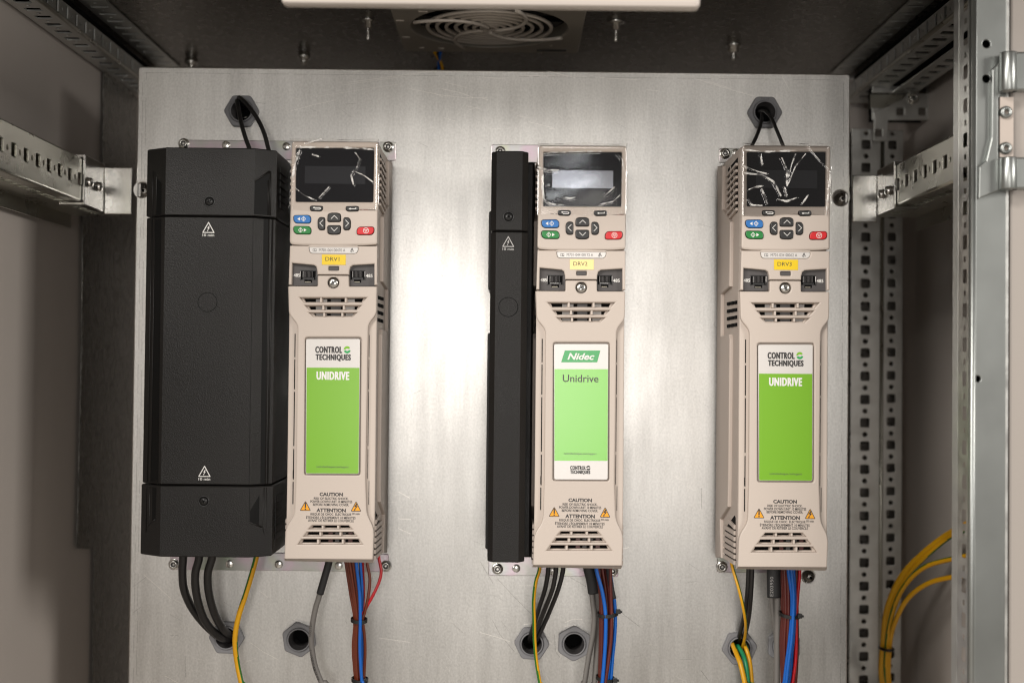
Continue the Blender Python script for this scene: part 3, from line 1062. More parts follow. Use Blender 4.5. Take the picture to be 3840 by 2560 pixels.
        for a0, a1 in ((.15, .95), (1.15, 1.95)):
            arc = [(c[0] + .0017 * math.cos(a0 * PI + (a1 - a0) * PI * i / 10), c[1] + .0018 * math.sin(a0 * PI + (a1 - a0) * PI * i / 10)) for i in range(11)]
            inn = [(c[0] + .0009 * math.cos(a0 * PI + (a1 - a0) * PI * i / 10), c[1] + .0007 * math.sin(a0 * PI + (a1 - a0) * PI * i / 10)) for i in range(10, -1, -1)]
            t.sheet(arc + inn, M['ink'], gy - .0002)
        t.build('lettering', Lb)
    # --- warning print
    y1 = F - .00012
    w = MB()
    for s_, x0, y0, x1, y2, bo in (('CAUTION', 618, 151, 801, 178, .04), ('RISK OF ELECTRIC SHOCK.', 573, 189, 844, 205, .018), ('POWER DOWN UNIT 10 MINUTES', 546, 213, 873, 230, .018),
                                   ('BEFORE REMOVING COVER.', 567, 237, 849, 254, .018), ('ATTENTION', 594, 275, 824, 303, .04),
                                   ('RISQUE DE CHOC  \u00c9LECTRIQUE', 548, 308, 867, 331, .018), ('10 min', 874, 307, 932, 324, .018),
                                   ('\u00c9TEINDRE L\u2019\u00c9QUIPEMENT 10 MINUTES', 515, 334, 900, 358, .018), ('AVANT DE RETIRER LE COUVERCLE', 529, 361, 887, 378, .018)):
        w.text(s_, LB(A6, x0, y0, x1, y2), M['ink'], y1, bold=bo)
    w.build('warning_lettering', C)
    for k_, (x0, y0, x1, y2) in enumerate(((464, 214, 552, 292), (861, 217, 946, 298))):
        bx = LB(A6, x0, y0, x1, y2)
        o_ = [(bx[0], bx[1]), (bx[2], bx[1]), ((bx[0] + bx[2]) / 2, bx[3])]
        s_ = MB().sheet(rnd(o_, .001, 2), M['ink'], y1)
        s_.sheet(shrink_tri(o_, .80), M['orange'], y1 - .0001)
        cx, cz = (bx[0] + bx[2]) / 2, bx[1] + (bx[3] - bx[1]) * .38
        if k_ == 0:
            s_.slab(rect(cx - .0005, cz - .0006, cx + .0005, cz + .0036), M['ink'], y1 - .0002, y1 - .00015)
            s_.slab(circ(cx, cz - .0017, .0006, 10), M['ink'], y1 - .0002, y1 - .00015)
        else:
            flash(s_, cx, cz + .0005, .0078, M['ink'], y1 - .0002)
        s_.build('warning_triangle', C)
    # --- protective film over the screen (wrinkled)
    fx0, fz0 = L(A4, 308, 735)
    fx1, fz1 = L(A4, 1126, 98)
    NX, NZ = 200, 150
    lines = []
    for wd, hh, pts in film_lines:
        lines.append((wd, hh, [(p.x - O.x, p.z - O.z) for p in (P(*a, YF) for a in pts)]))
    def seg_d(x, z, pts):
        best = 1.0
        for (a, b_) in zip(pts, pts[1:]):
            dx, dz = b_[0] - a[0], b_[1] - a[1]
            l2 = dx * dx + dz * dz
            t_ = 0 if l2 < 1e-12 else max(0, min(1, ((x - a[0]) * dx + (z - a[1]) * dz) / l2))
            best = min(best, math.hypot(x - a[0] - t_ * dx, z - a[1] - t_ * dz))
        return best
    ph = [random.uniform(0, 6.28) for _ in range(8)]
    vs, fs, cr = [], [], []
    for j in range(NZ + 1):
        v_ = j / NZ
        for i in range(NX + 1):
            u_ = i / NX
            x = fx0 + (fx1 - fx0) * u_
            z = fz0 + (fz1 - fz0) * v_
            if j == 0:
                z += .0010 * math.sin(u_ * 7 + ph[0]) + .0016 * (u_ - .5)
            if j == NZ:
                z += .0007 * math.sin(u_ * 9 + ph[1]) + .0004 * math.sin(u_ * 31 + ph[2])
            if i == NX:
                x += .0009 * math.sin(v_ * 6 + ph[3])
            h = .0008 + .00010 * math.sin(x * 90 + z * 50 + ph[4]) + .00004 * math.sin(z * 170 - x * 60 + ph[5])
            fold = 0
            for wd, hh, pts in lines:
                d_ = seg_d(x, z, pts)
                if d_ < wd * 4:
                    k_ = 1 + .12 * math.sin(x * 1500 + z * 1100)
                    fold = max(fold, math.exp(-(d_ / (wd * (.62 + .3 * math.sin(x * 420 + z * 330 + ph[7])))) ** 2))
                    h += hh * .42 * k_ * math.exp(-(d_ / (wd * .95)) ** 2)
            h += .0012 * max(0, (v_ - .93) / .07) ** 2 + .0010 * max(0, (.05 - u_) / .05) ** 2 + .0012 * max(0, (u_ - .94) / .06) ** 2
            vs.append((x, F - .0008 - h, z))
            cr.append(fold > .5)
    for j in range(NZ):
        for i in range(NX):
            a = j * (NX + 1) + i
            fs.append([a, a + 1, a + NX + 2, a + NX + 1])
    fm = MB()
    fm.add(vs, fs, M['film'], True)
    kc = fm.mi(M['crease_glint'])  # ridge faces carry the painted white glints
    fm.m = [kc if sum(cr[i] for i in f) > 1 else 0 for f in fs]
    fm.build('protective_film', T)
    return T

def origin(tl, bl, YF):                     # where a drive stands, from its screen corner and its lower left corner
    a = L(A4, 365, 170); b_ = L(A6, 345, 690)
    p, q_ = P(*tl, YF), P(*bl, YF)
    return Vector((((p.x - a[0]) + (q_.x - b_[0])) / 2, 0, ((p.z - a[1]) + (q_.z - b_[1])) / 2))

FL1 = [(.0007, .0012, [C4(715, 185), C4(750, 235), C4(722, 320), C4(700, 350)]), (.0008, .0012, [C4(700, 350), C4(670, 380), C4(690, 465)]),
       (.0007, .0010, [C4(705, 350), C4(780, 380), C4(868, 445)]), (.0008, .0011, [C4(380, 585), C4(470, 490)]), (.0012, .0014, [C4(205, 160), C4(165, 280), C4(140, 420)]),
       (.0007, .0008, [C4(320, 195), C4(375, 212)]), (.0009, .0010, [C4(260, 95), C4(400, 60)]), (.0009, .0010, [C4(180, 130), C4(560, 130), C4(870, 150)]),
       (.0006, .0006, [C4(170, 500), C4(240, 560), C4(350, 610)])]
FL2 = [(.0010, .0013, [B1(520, 310), (B1(610, 335)), B1(700, 335)]), (.0008, .0010, [B1(770, 580), B1(815, 592), B1(860, 580)]), (.0008, .0009, [B1(1135, 560), B1(1215, 490)]),
       (.0009, .0012, [B1(575, 190), B1(660, 178), B1(900, 170), B1(1090, 168)]), (.0009, .0012, [B1(570, 380), B1(565, 500), B1(575, 590)]), (.0010, .0012, [B1(1240, 190), B1(1285, 240), B1(1300, 330)]),
       (.0006, .0008, [B1(600, 468), B1(628, 464)]), (.0006, .0006, [B1(580, 600), B1(640, 640), B1(760, 650)]), (.0006, .0006, [B1(1265, 560), B1(1200, 620), B1(1080, 645)])]
FL3 = [(.0008, .0012, [A4(330, 300), A4(460, 350), A4(540, 370)]), (.0010, .0014, [A4(340, 360), A4(500, 380), A4(600, 440), A4(665, 565)]), (.0008, .0012, [A4(480, 190), A4(500, 285)]),
       (.0010, .0014, [A4(675, 225), A4(725, 340), A4(720, 480)]), (.0006, .0008, [A4(725, 480), A4(800, 300), A4(890, 190)]), (.0008, .0012, [A4(700, 490), A4(718, 570)]),
       (.0010, .0012, [A4(640, 600), A4(720, 618), A4(810, 585)]), (.0008, .0012, [A4(375, 512), A4(430, 490), A4(500, 480)]), (.0009, .0012, [A4(495, 510), A4(520, 580), A4(545, 640)]),
       (.0008, .0009, [A4(860, 640), A4(915, 560)]), (.0007, .0009, [A4(910, 120), A4(1000, 230), A4(1100, 330)]), (.0009, .0010, [A4(1075, 740), A4(1100, 500), A4(1125, 350)]),
       (.0006, .0007, [A4(800, 190), A4(760, 300), A4(735, 400)]), (.0008, .0008, [A4(330, 150), A4(500, 170), A4(800, 160)]), (.0006, .0006, [A4(375, 600), A4(400, 650), A4(500, 655)])]
YF1, YF2 = -.117, -.122
O1 = origin((1112.6, 554), C8(45, 690), YF1)
O2 = origin((2033, 571), B3(410, 700), YF2)
D1_ = make_drive(O1, YF1, 'beige motor drive with a DRV1 sticker, right of the wide black box', 'M701-064 00470 A', 'ct', FL1, 'DRV1', M['yellow'], False, M['lcd'])
D2_ = make_drive(O2, YF2, 'beige motor drive with a DRV2 sticker and glare on its display, in the middle', 'M701-044 00172 A', 'ni', FL2, 'DRV2', M['yellow_glare'], False, M['lcd_glare'])
D3_ = make_drive(O3, YF3, 'beige motor drive with a DRV3 sticker, nearest the right edge of the plate', 'M701-034 00062 A', 'ct', FL3, 'DRV3', M['yellow'], True, M['lcd'])

def bracket(parent, O, x0, x1, z0, z1, bolts, rivets):
    b = MB().slab(rnd(rect(x0 - O.x, z0 - O.z, x1 - O.x, z1 - O.z), .0015, 2), M['irid'], -.0022, -.0002, bevel=.0005)
    B = b.build('mounting_bracket', parent)
    for p in bolts:
        cap_bolt(B, p.x - O.x, p.z - O.z)
    for p in rivets:
        r = MB().lathe([(0, -.0012), (.0030, -.0012), (.0036, -.0008), (.0037, 0)], (p.x - O.x, -.0022, p.z - O.z), (0, 1, 0), M['bright'], 20)
        r.build('rivet', B)
def PB(px, py): return P(px, py, 0)
bracket(D1_, O1, PB(674, 540).x, PB(1485, 540).x, PB(1000, 600).z, (PB(675, 526).z + PB(1480, 534).z) / 2, [PB(692, 541), PB(1457, 553)], [PB(850, 546), PB(1076, 551)])
bracket(D1_, O1, PB(640, 2110).x, PB(1458, 2110).x, PB(1000, 2137).z, PB(1000, 2070).z, [PB(655, 2113), PB(1448, 2119)], [PB(863, 2112), PB(1047, 2113), PB(1272, 2118)])
bracket(D2_, O2, PB(1843, 560).x, PB(2340, 560).x, PB(2000, 612).z, PB(2000, 545).z, [PB(1876, 571)], [])
bracket(D2_, O2, PB(1832, 2140).x, PB(2318, 2140).x, PB(2000, 2157).z, PB(2000, 2085).z, [PB(1866, 2130), PB(2296, 2138)], [PB(1936, 2128), PB(2071, 2138)])
bracket(D3_, O3, PB(2696, 560).x, PB(3060, 560).x, PB(2750, 612).z, PB(2750, 558).z, [PB(2717, 578)], [PB(2757, 575)])
bracket(D3_, O3, PB(2688, 2120).x, PB(2880, 2120).x, PB(2800, 2145).z, PB(2800, 2080).z, [PB(2706, 2122)], [])

# ------------------------------------------------------------------ black covers
def black_prism(mb, prof, z0, z1, m, bev=.0008):
    ln = len(prof)
    prof = ccw(prof)
    pi = inset(prof, bev)
    vs, fs = [], []
    for z, pr in ((z0, pi), (z0 + bev, prof), (z1 - bev, prof), (z1, pi)):
        vs += [Vector((x, y, z)) for x, y in pr]
    for k in range(3):
        for i in range(ln):
            j = (i + 1) % ln
            fs.append([k * ln + i, k * ln + j, (k + 1) * ln + j, (k + 1) * ln + i])
    fs.append(list(range(ln))[::-1])
    fs.append([3 * ln + i for i in range(ln)])
    mb.add(vs, fs, m)

def mark10(mb, cx, cz, w, m, t):
    o_ = tri(cx, cz, w)
    mb.stroke(o_ + [o_[0]], w * .075, m, t)
    flash(mb, cx, cz - w * .10, w * .62, m, t)
    mb.text('10 min', (cx - w * .52, cz - w * .80, cx + w * .52, cz - w * .57), m, t, bold=.01)

YB = -.125
def bx_(px, y, py=1133): return P(px, py, y).x
XB0, XB1, XB2, XB3 = bx_(546, YB + .013), bx_(614, YB), bx_(949, YB), bx_(1029, YB + .011)
zt_b, zb_b = P(790, 554, YB).z, P(770, 2088, YB).z
zg1, zg2 = P(780, 811, YB).z, P(765, 1819, YB).z
OB = Vector(((XB0 + XB3) / 2, 0, (zt_b + zb_b) / 2))
TB = thing('power_unit', 'wide black plastic cover box marked 10 min, left of the drive stickered DRV1', 'black cover box', (OB.x, 0, OB.z))
def prof1(g=0.0, f=0.0):
    return [(XB0 - g - OB.x, -.003), (XB0 - g - OB.x, YB + .013 - f), (XB1 - OB.x, YB - f), (XB2 - OB.x, YB - f), (XB3 + g - OB.x, YB + .011 - f), (XB3 + g - OB.x, -.003)]
gap = .0009
for nm, z0, z1, g in (('top_cover', zg1 + gap / 2, zt_b, .0004), ('centre_cover', zg2 + gap / 2, zg1 - gap / 2, 0), ('bottom_cover', zb_b, zg2 - gap / 2, .0008)):
    b = MB()
    black_prism(b, prof1(g), z0 - OB.z, z1 - OB.z, M['black'])
    # long beads and scoops on the bevelled facets
    yl, yr_ = YB + .0085, YB + .0072
    def on_l(f, x, y):
        p = P(*f(x, y), yl); return (p.x - OB.x, p.z - OB.z)
    def on_r(f, x, y):
        p = P(*f(x, y), yr_); return (p.x - OB.x, p.z - OB.z)
    def facet_y(x):                        # depth of the facet surface at local x
        X = x + OB.x
        if X < XB1: return YB + .013 * (XB1 - X) / (XB1 - XB0)
        if X > XB2: return YB + .011 * (X - XB2) / (XB3 - XB2)
        return YB
    def bead(pts, r=.0006):
        q_ = [Vector((x, facet_y(x) - .0001, z)) for x, z in pts]
        b.tube(q_, r, M['black'], 8)
    def scoop(*pts):
        b.sheet(pts, M['scoop'], 0, fr=lambda u, v, tt: Vector((u, facet_y(u) - .00025, v)))
    if nm == 'top_cover':
        scoop(on_r(K6, 905, 366), on_r(K6, 1000, 284), on_r(K6, 998, 603), on_r(K6, 900, 603))
        scoop(on_l(K6, 178, 334), on_l(K6, 222, 374), on_l(K6, 220, 603), on_l(K6, 173, 603))
    elif nm == 'centre_cover':
        scoop(on_r(K6, 892, 633), on_r(K6, 994, 633), on_r(K7, 910, 944), on_r(K7, 812, 944))
        scoop(on_l(K6, 166, 633), on_l(K6, 218, 633), on_l(K7, 186, 932), on_l(K7, 124, 932))
    else:
        scoop(on_r(K7, 814, 974), on_r(K7, 892, 974), on_r(K7, 886, 1240), on_r(K7, 818, 1207))
        scoop(on_l(K7, 122, 968), on_l(K7, 172, 968), on_l(K7, 165, 1184), on_l(K7, 116, 1222))
    if nm == 'top_cover':
        bead([on_r(K6, 1006, 278), on_r(K6, 1004, 603)], .0008)
        bead([on_r(K6, 905, 362), on_r(K6, 1000, 280)], .0008)
        bead([on_r(K6, 992, 345), on_r(K6, 990, 603)], .0006)
        bead([on_l(K6, 145, 278), on_l(K6, 138, 600)], .0007)
        bead([on_l(K6, 146, 280), on_l(K6, 176, 330), on_l(K6, 172, 600)], .0006)
    elif nm == 'centre_cover':
        bead([on_r(K6, 1020, 632), on_r(K7, 926, 945)], .0007)
        bead([on_r(K6, 996, 632), on_r(K7, 912, 945)], .0005)
        bead([on_l(K6, 136, 632), on_l(K7, 92, 930)], .0007)
        bead([on_l(K6, 163, 632), on_l(K7, 122, 930)], .0005)
    else:
        bead([on_r(K7, 905, 972), on_r(K7, 893, 1235), on_r(K7, 905, 1298), on_r(K7, 915, 1240), on_r(K7, 918, 972)], .0006)
        bead([on_r(K7, 815, 1205), on_r(K7, 890, 1245)], .0007)
        bead([on_l(K7, 118, 965), on_l(K7, 112, 1225), on_l(K7, 86, 1280), on_l(K7, 90, 970)], .0006)
        bead([on_l(K7, 165, 1185), on_l(K7, 110, 1228)], .0006)
    o = b.build(nm, TB)
    if nm == 'centre_cover':
        for f, cx, cy in ((K6, 553, 692), (K7, 493, 860)):
            mk = MB()
            p = P(*f(cx, cy), YB)
            mark10(mk, p.x - OB.x, p.z - OB.z, .0090, M['white'], YB - .0003)
            mk.build('warning_mark', o)
        p = P(*K6(545, 1240), YB)
        MB().stroke(circ(p.x - OB.x, p.z - OB.z, .0076, 40) + [circ(p.x - OB.x, p.z - OB.z, .0076, 40)[0]], .00045, M['void'], YB - .0001).build('knockout_ring', o)
    else:
        p = P(785, 756, YB) if nm == 'top_cover' else P(764, 1878, YB)
        x, z = p.x - OB.x, p.z - OB.z
        s = MB()
        s.lathe([(.0046, .0002), (.0044, -.0004), (.0038, -.0004), (.0035, .0001)], (x, YB, z), (0, 1, 0), M['black_s'], 28)
        s.slab(circ(x, z, .0036, 24), M['void'], YB - .0002, YB - .00001)
        s.lathe([(0, -.0016), (.0014, -.0014), (.0026, -.0008), (.0031, 0)], (x, YB, z), (0, 1, 0), M['black_s'], 20)
        for a in (.3, .3 + PI / 2):
            dx, dz = math.cos(a) * .0013, math.sin(a) * .0013
            s.stroke([(x - dx, z - dz), (x + dx, z + dz)], .0007, M['void'], YB - .00165 - a * .00005)
        s.build('cover_screw', o)
# side vents, right wall of the box
for f, y0 in ((K6, 250), (K7, 1035)):
    sv = MB()
    for k in range(6):
        p0 = PX(*f(1080 if f is K6 else 985, y0 + 52 * k), XB3 + .001)
        sv.slab(rect(p0.y, p0.z - OB.z, p0.y + .03, p0.z - OB.z - .0042), M['black_s'], -.0002, .0004, fr=YZ(XB3 + .001 - OB.x, 1))
    sv.build('side_vent', TB)

# narrow black cover left of the middle drive
YN = -.123
def nx_(px): return P(px, 1151, YN).x
NX0, NX1, NX2, NX3 = P(1838, 1151, YN + .006).x, nx_(1857), nx_(1954), P(1976, 1151, YN + .006).x
zt_n, zb_n, zg_n = P(1910, 566, YN).z, P(1900, 2108, YN).z, P(1906, 867, YN).z
ON = Vector(((NX0 + NX3) / 2, 0, (zt_n + zb_n) / 2))
TN = thing('power_unit', 'narrow tall black plastic cover box marked 10 min, left of the drive stickered DRV2', 'black cover box', (ON.x, 0, ON.z))
nprof = [(NX0 - ON.x, -.085), (NX0 - ON.x, YN + .006), (NX1 - ON.x, YN), (NX2 - ON.x, YN), (NX3 - ON.x, YN + .006), (NX3 - ON.x, -.085)]
for nm, z0, z1 in (('top_cover', zg_n + .0004, zt_n), ('front_cover', zb_n, zg_n - .0004)):
    b = MB()
    black_prism(b, nprof, z0 - ON.z, z1 - ON.z, M['black'])
    o = b.build(nm, TN)
    if nm == 'top_cover':
        p = P(1907, 813, YN)
        x, z = p.x - ON.x, p.z - ON.z
        s = MB()
        s.lathe([(.0046, .0002), (.0044, -.0004), (.0038, -.0004), (.0035, .0001)], (x, YN, z), (0, 1, 0), M['black_s'], 28)
        s.slab(circ(x, z, .0036, 24), M['void'], YN - .0002, YN - .00001)
        s.lathe([(0, -.0014), (.0016, -.0012), (.0028, -.0006), (.0032, 0)], (x, YN, z), (0, 1, 0), M['black_s'], 20)
        s.slab(rect(x - .0009, z - .0009, x + .0009, z + .0009), M['void'], YN - .0018, YN - .0012)
        s.build('cover_screw', o)
    else:
        p = P(1906, 906, YN)
        MB_ = MB()
        mark10(MB_, p.x - ON.x, p.z - ON.z, .0088, M['grey_print'], YN - .0003)
        MB_.build('warning_mark', o)
        p = P(1906, 1151, YN)
        cc = circ(p.x - ON.x, p.z - ON.z, .0077, 40)
        MB().stroke(cc + [cc[0]], .00045, M['void'], YN - .0001).build('knockout_ring', o)
b = MB()
xa, xb, xc, xd = P(1836, 1300, -.08).x, P(1999, 1300, -.08).x, P(1829, 1300, -.06).x, P(2004, 1300, -.05).x
b.slab(rect(xa - ON.x, P(1900, 2085, -.08).z - ON.z, xb - ON.x, P(1900, 610, -.08).z - ON.z), M['black'], -.0848, -.003, bevel=.002)
for y0, y1 in ((800, 1092), (1250, 2050)):
    b.slab(rnd(rect(xc - ON.x, P(1900, y1, -.06).z - ON.z, xa - ON.x + .002, P(1900, y0, -.06).z - ON.z), .002, 3), M['black'], -.075, -.02, bevel=.001)
b.build('housing', TN)

# ------------------------------------------------------------------ cables and wires
def path(f, pts, n=10):                    # (x, y, depth)
    ps = [P(*f(a, b_), c) for a, b_, c in pts]
    if ps[-1].z < -.268:                   # carries on down past the lower edge of the picture
        a = ps[-1]
        ps += [Vector((a.x, a.y, a.z - .10)), Vector((a.x, a.y, -.60))]
    return spline(ps, n)
def cable(name, f, pts, r, m, label, cat, group=None, m2=None, twist=0.0, frac=.32, phase=0.0):
    o = MB().tube(path(f, pts), r, m, 20 if m2 else 14, m2, twist, frac, phase).build(name)
    return tag(o, label, cat, group)

G3 = 'three thick black power cables of the left box'
cable('power_cable', C7, [(468, 180, -.060), (462, 290, -.058), (456, 400, -.055), (470, 560, -.048), (535, 720, -.036), (640, 865, -.022), (770, 985, -.010), (865, 1020, .004), (900, 1010, .02)], .0035, M['c_black'],
      'thick black cable, leftmost of the three under the wide black box', 'cable', G3)
cable('power_cable', C7, [(615, 180, -.062), (608, 290, -.061), (576, 420, -.058), (585, 600, -.051), (640, 800, -.038), (720, 930, -.026), (820, 1015, -.012), (890, 1025, .004), (905, 1010, .02)], .0035, M['c_black'],
      'thick black cable, second of the three under the wide black box', 'cable', G3)
cable('power_cable', C7, [(745, 180, -.062), (730, 280, -.060), (692, 420, -.057), (702, 600, -.049), (755, 790, -.036), (830, 930, -.020), (895, 990, -.003), (915, 1005, .02)], .0035, M['c_black'],
      'thick black cable, rightmost of the three under the wide black box', 'cable', G3)
cable('earth_wire', C7, [(1150, 200, -.048), (1140, 275, -.048), (1098, 430, -.046), (1040, 620, -.044), (982, 800, -.042), (950, 960, -.038), (946, 1100, -.034), (968, 1270, -.030), (1003, 1436, -.030), (1030, 1560, -.03)], .0023, M['c_yellow'],
      'thick yellow and green earth wire hanging below the wide black box', 'earth wire', None, M['c_green'], lambda t: .17 - interp(t, ((0, .44), (.12, .44), (.28, .49), (.41, .75), (.51, .93), (.8, 1.03), (1, 1.03))), .34)
# grey cable with its sleeve, left drive
def grey_cable(label, f, sleeve, body, rs, rb, prints=None, flat=1.0, group=None, sleeve_text=None):
    p0 = P(*f(*body[0][:2]), body[0][2])
    t = thing('control_cable', label, 'cable', tuple(p0), group)
    def loc(pts): return [v - p0 for v in pts]
    MB().tube(loc(path(f, body, 12)), rb, M['c_grey'], 14).build('sheath', t)
    if sleeve:
        s = MB().tube(loc(path(f, sleeve, 8)), rs, M['shrink'], 16, flat=flat).build('heat_shrink', t)
        if sleeve_text:
            tx, ty, w_, h_, rot, yy = sleeve_text[1:]
            c = P(*f(tx, ty), yy) - p0
            MB().text(sleeve_text[0], (c.x - w_ / 2, c.z - h_ / 2, c.x + w_ / 2, c.z + h_ / 2), M['grey_print'], c.y, rot=rot).build('lettering', s)
    if prints:
        mb = MB()
        for s, x, y, yy, rot in prints:
            c = P(*f(x, y), yy) - p0
            mb.text(s, (c.x - .0062, c.z - .0009, c.x + .0062, c.z + .0009), M['ink'], c.y, rot=rot)
        mb.build('print', t)
    return t
grey_cable('grey cable with a black sleeve on top, before the empty gland under the left drive', C7,
           [(1830, 250, -.060), (1812, 330, -.059), (1772, 470, -.057), (1733, 606, -.055)],
           [(1738, 570, -.055), (1722, 640, -.054), (1690, 750, -.052), (1664, 890, -.049), (1652, 1020, -.046), (1664, 1150, -.043), (1692, 1290, -.041), (1750, 1436, -.040), (1800, 1540, -.04)],
           .0031, .0024, [('00212m', 1645, 935, -.0515, 1.50), ('00212m', 1648, 1160, -.0460, 1.72), ('59865', 1672, 1260, -.0447, 1.80), ('868', 1696, 1345, -.0438, 1.95)])
grey_cable('front grey cable from the flat black sleeve below the middle drive', B3,
           [(805, 640, -.055), (825, 715, -.054), (845, 800, -.052), (858, 888, -.050)],
           [(840, 860, -.050), (850, 960, -.050), (862, 1060, -.050), (852, 1200, -.049), (818, 1380, -.048), (788, 1568, -.048), (775, 1650, -.048)], .0050, .0023, flat=.7, group='grey cables of the middle drive')
grey_cable('rear grey cable beside the brown and blue bundle below the middle drive', B3, None,
           [(872, 850, -.046), (878, 960, -.045), (884, 1060, -.044), (886, 1200, -.043), (876, 1380, -.042), (862, 1568, -.042), (858, 1650, -.042)], .0045, .0023, group='grey cables of the middle drive')
grey_cable('straight grey cable under a printed black sleeve below the right drive', A6,
           [(626, 600, -.055), (624, 700, -.055), (625, 800, -.055), (627, 904, -.055)],
           [(650, 870, -.054), (651, 960, -.053), (650, 1100, -.052), (648, 1300, -.051), (646, 1568, -.050), (646, 1650, -.05)], .0062, .0026, flat=.7, group='grey cables of the right drive',
           sleeve_text=('E203950', 606, 820, .0165, .0028, PI / 2, -.0605))
grey_cable('slanting grey cable passing behind the straight one below the right drive', A6, None,
           [(604, 870, -.048), (610, 960, -.046), (622, 1060, -.044), (638, 1180, -.042), (645, 1300, -.041), (640, 1568, -.040), (640, 1650, -.04)], .0045, .0022, group='grey cables of the right drive')
GB2 = 'black power cables of the middle drive'
for pts, lb in (([(516, 620, -.06), (514, 720, -.058), (490, 860, -.050), (445, 1000, -.036), (405, 1130, -.018), (375, 1225, -.002), (368, 1262, .02)], 'black cable nearest the thin yellow-green wire under the middle drive'),
                ([(574, 620, -.062), (572, 720, -.061), (546, 860, -.054), (484, 1020, -.038), (435, 1150, -.018), (402, 1235, -.002), (392, 1262, .02)], 'black cable between two others under the middle drive'),
                ([(630, 620, -.062), (625, 720, -.060), (590, 860, -.052), (532, 1010, -.037), (470, 1150, -.017), (430, 1235, -.002), (412, 1262, .02)], 'black cable farthest right of the three under the middle drive')):
    cable('power_cable', B3, pts, .0020, M['c_black'], lb, 'cable', GB2)
cable('earth_wire', B3, [(455, 620, -.066), (447, 715, -.065), (420, 810, -.062), (405, 950, -.056), (409, 1110, -.048), (412, 1250, -.042), (425, 1400, -.038), (452, 1568, -.036), (470, 1660, -.036)], .0016, M['c_yellow'],
      'thin yellow-green earth wire crossing the gland under the middle drive', 'earth wire', None, M['c_green'], .12, .45, .70)
GB3 = 'black power cables of the right drive'
for pts, lb in (([(430, 600, -.058), (427, 700, -.057), (416, 890, -.050), (392, 1050, -.030), (355, 1210, -.006), (345, 1275, .02)], 'black cable at left of the pair running into the gland under the right drive'),
                ([(458, 600, -.060), (454, 700, -.059), (444, 900, -.052), (428, 1060, -.032), (395, 1210, -.008), (370, 1280, .02)], 'black cable at right of the pair running into the gland under the right drive')):
    cable('power_cable', A6, pts, .0020, M['c_black'], lb, 'cable', GB3)
cable('earth_wire', A6, [(290, 610, -.045), (308, 690, -.050), (350, 830, -.056), (384, 970, -.056), (405, 1100, -.046), (402, 1200, -.026), (380, 1290, -.004), (365, 1310, .02)], .0014, M['c_yellow'],
      'thin yellow-green earth wire from the lower left corner of the right drive', 'earth wire', None, M['c_green'], .05, .34, .12)
for pts, r, a, b_, lb in (([(310, 1275, .02), (305, 1268, -.004), (330, 1330, -.016), (362, 1410, -.024), (385, 1500, -.028), (400, 1580, -.03), (405, 1650, -.03)], .0022, 'c_yellow', 'c_green', 'thick yellow earth wire, leftmost leaving the gland under the right drive'),
                          ([(345, 1290, .02), (348, 1285, -.006), (385, 1350, -.016), (408, 1430, -.022), (424, 1568, -.026), (428, 1650, -.026)], .0020, 'c_teal', 'c_green', 'green-sided earth wire, middle one leaving the gland under the right drive'),
                          ([(385, 1285, .02), (398, 1272, -.006), (425, 1350, -.014), (440, 1430, -.018), (452, 1568, -.022), (455, 1650, -.022)], .0020, 'c_yellow', 'c_teal', 'striped yellow-green earth wire, rightmost leaving the gland under the right drive')):
    cable('earth_wire', A6, pts, r, M[a], lb, 'earth wire', 'yellow-green wires leaving the lower right gland', M[b_], .5, .38, .1)

def bundle(f, wires, group):
    for name, m, r, pts, lb, cat in wires:
        cable(name, f, pts, r, M[m], lb, cat, group)
# left drive bundle (view C7)
def wl(x0, x1, xt, xm, xe, d0=-.058, dt=-.055, yt=850, y0=330):
    return [(x0 - (x1 - x0) * .4, y0 - 120, d0), (x0, y0, d0), (x1, (y0 + yt) / 2 + 20, (d0 + dt) / 2), (xt, yt, dt), (xm, 1110, dt + .002), (xe, 1400, dt + .004), (xe + 12, 1540, dt + .004)]
W1 = []
lbB = 'brown control wire in the bundle below the left drive'
for i, (x0, x1, xt, xm, xe, d0) in enumerate(((1975, 2018, 2056, 2042, 2062, -.060), (1990, 2040, 2068, 2056, 2074, -.063), (2012, 2056, 2080, 2070, 2082, -.066), (2036, 2070, 2090, 2082, 2092, -.063),
                                              (2000, 2048, 2074, 2050, 2068, -.054), (2110, 2110, 2120, 2130, 2124, -.054), (2050, 2084, 2100, 2092, 2100, -.054))):
    W1.append(('control_wire', 'c_brown', .00135, wl(x0, x1, xt, xm, xe, d0, d0 + .004), lbB, 'wire'))
W1.append(('control_wire', 'c_blue', .0014, wl(2070, 2102, 2108, 2104, 2120, -.069, -.066), 'bright blue wire on the front of the bundle below the left drive', 'wire'))
W1.append(('control_wire', 'c_blue', .0013, wl(2108, 2126, 2118, 2126, 2140, -.058, -.056), 'second blue wire, half hidden in the bundle below the left drive', 'wire'))
W1.append(('control_wire', 'c_brown', .0013, [(2160, 200, -.06), (2172, 330, -.06), (2196, 470, -.06), (2180, 640, -.061), (2148, 780, -.061), (2130, 850, -.061), (2146, 1000, -.059), (2152, 1150, -.057), (2142, 1400, -.055), (2150, 1540, -.055)],
           'brown wire bowing out alone at right of the bundle below the left drive', 'wire'))
W1.append(('control_wire', 'c_red', .0013, [(2270, 200, -.058), (2283, 290, -.058), (2301, 400, -.059), (2280, 500, -.060), (2225, 620, -.061), (2165, 730, -.060), (2128, 810, -.058), (2110, 900, -.055), (2112, 1100, -.052), (2112, 1400, -.051)],
           'red wire looping out at the right under the left drive', 'wire'))
W1.append(('control_wire', 'c_red', .0012, wl(2130, 2138, 2126, 2118, 2118, -.055, -.053), 'dark red wire behind the blue ones below the left drive', 'wire'))
bundle(C7, W1, 'control wires of the left drive')
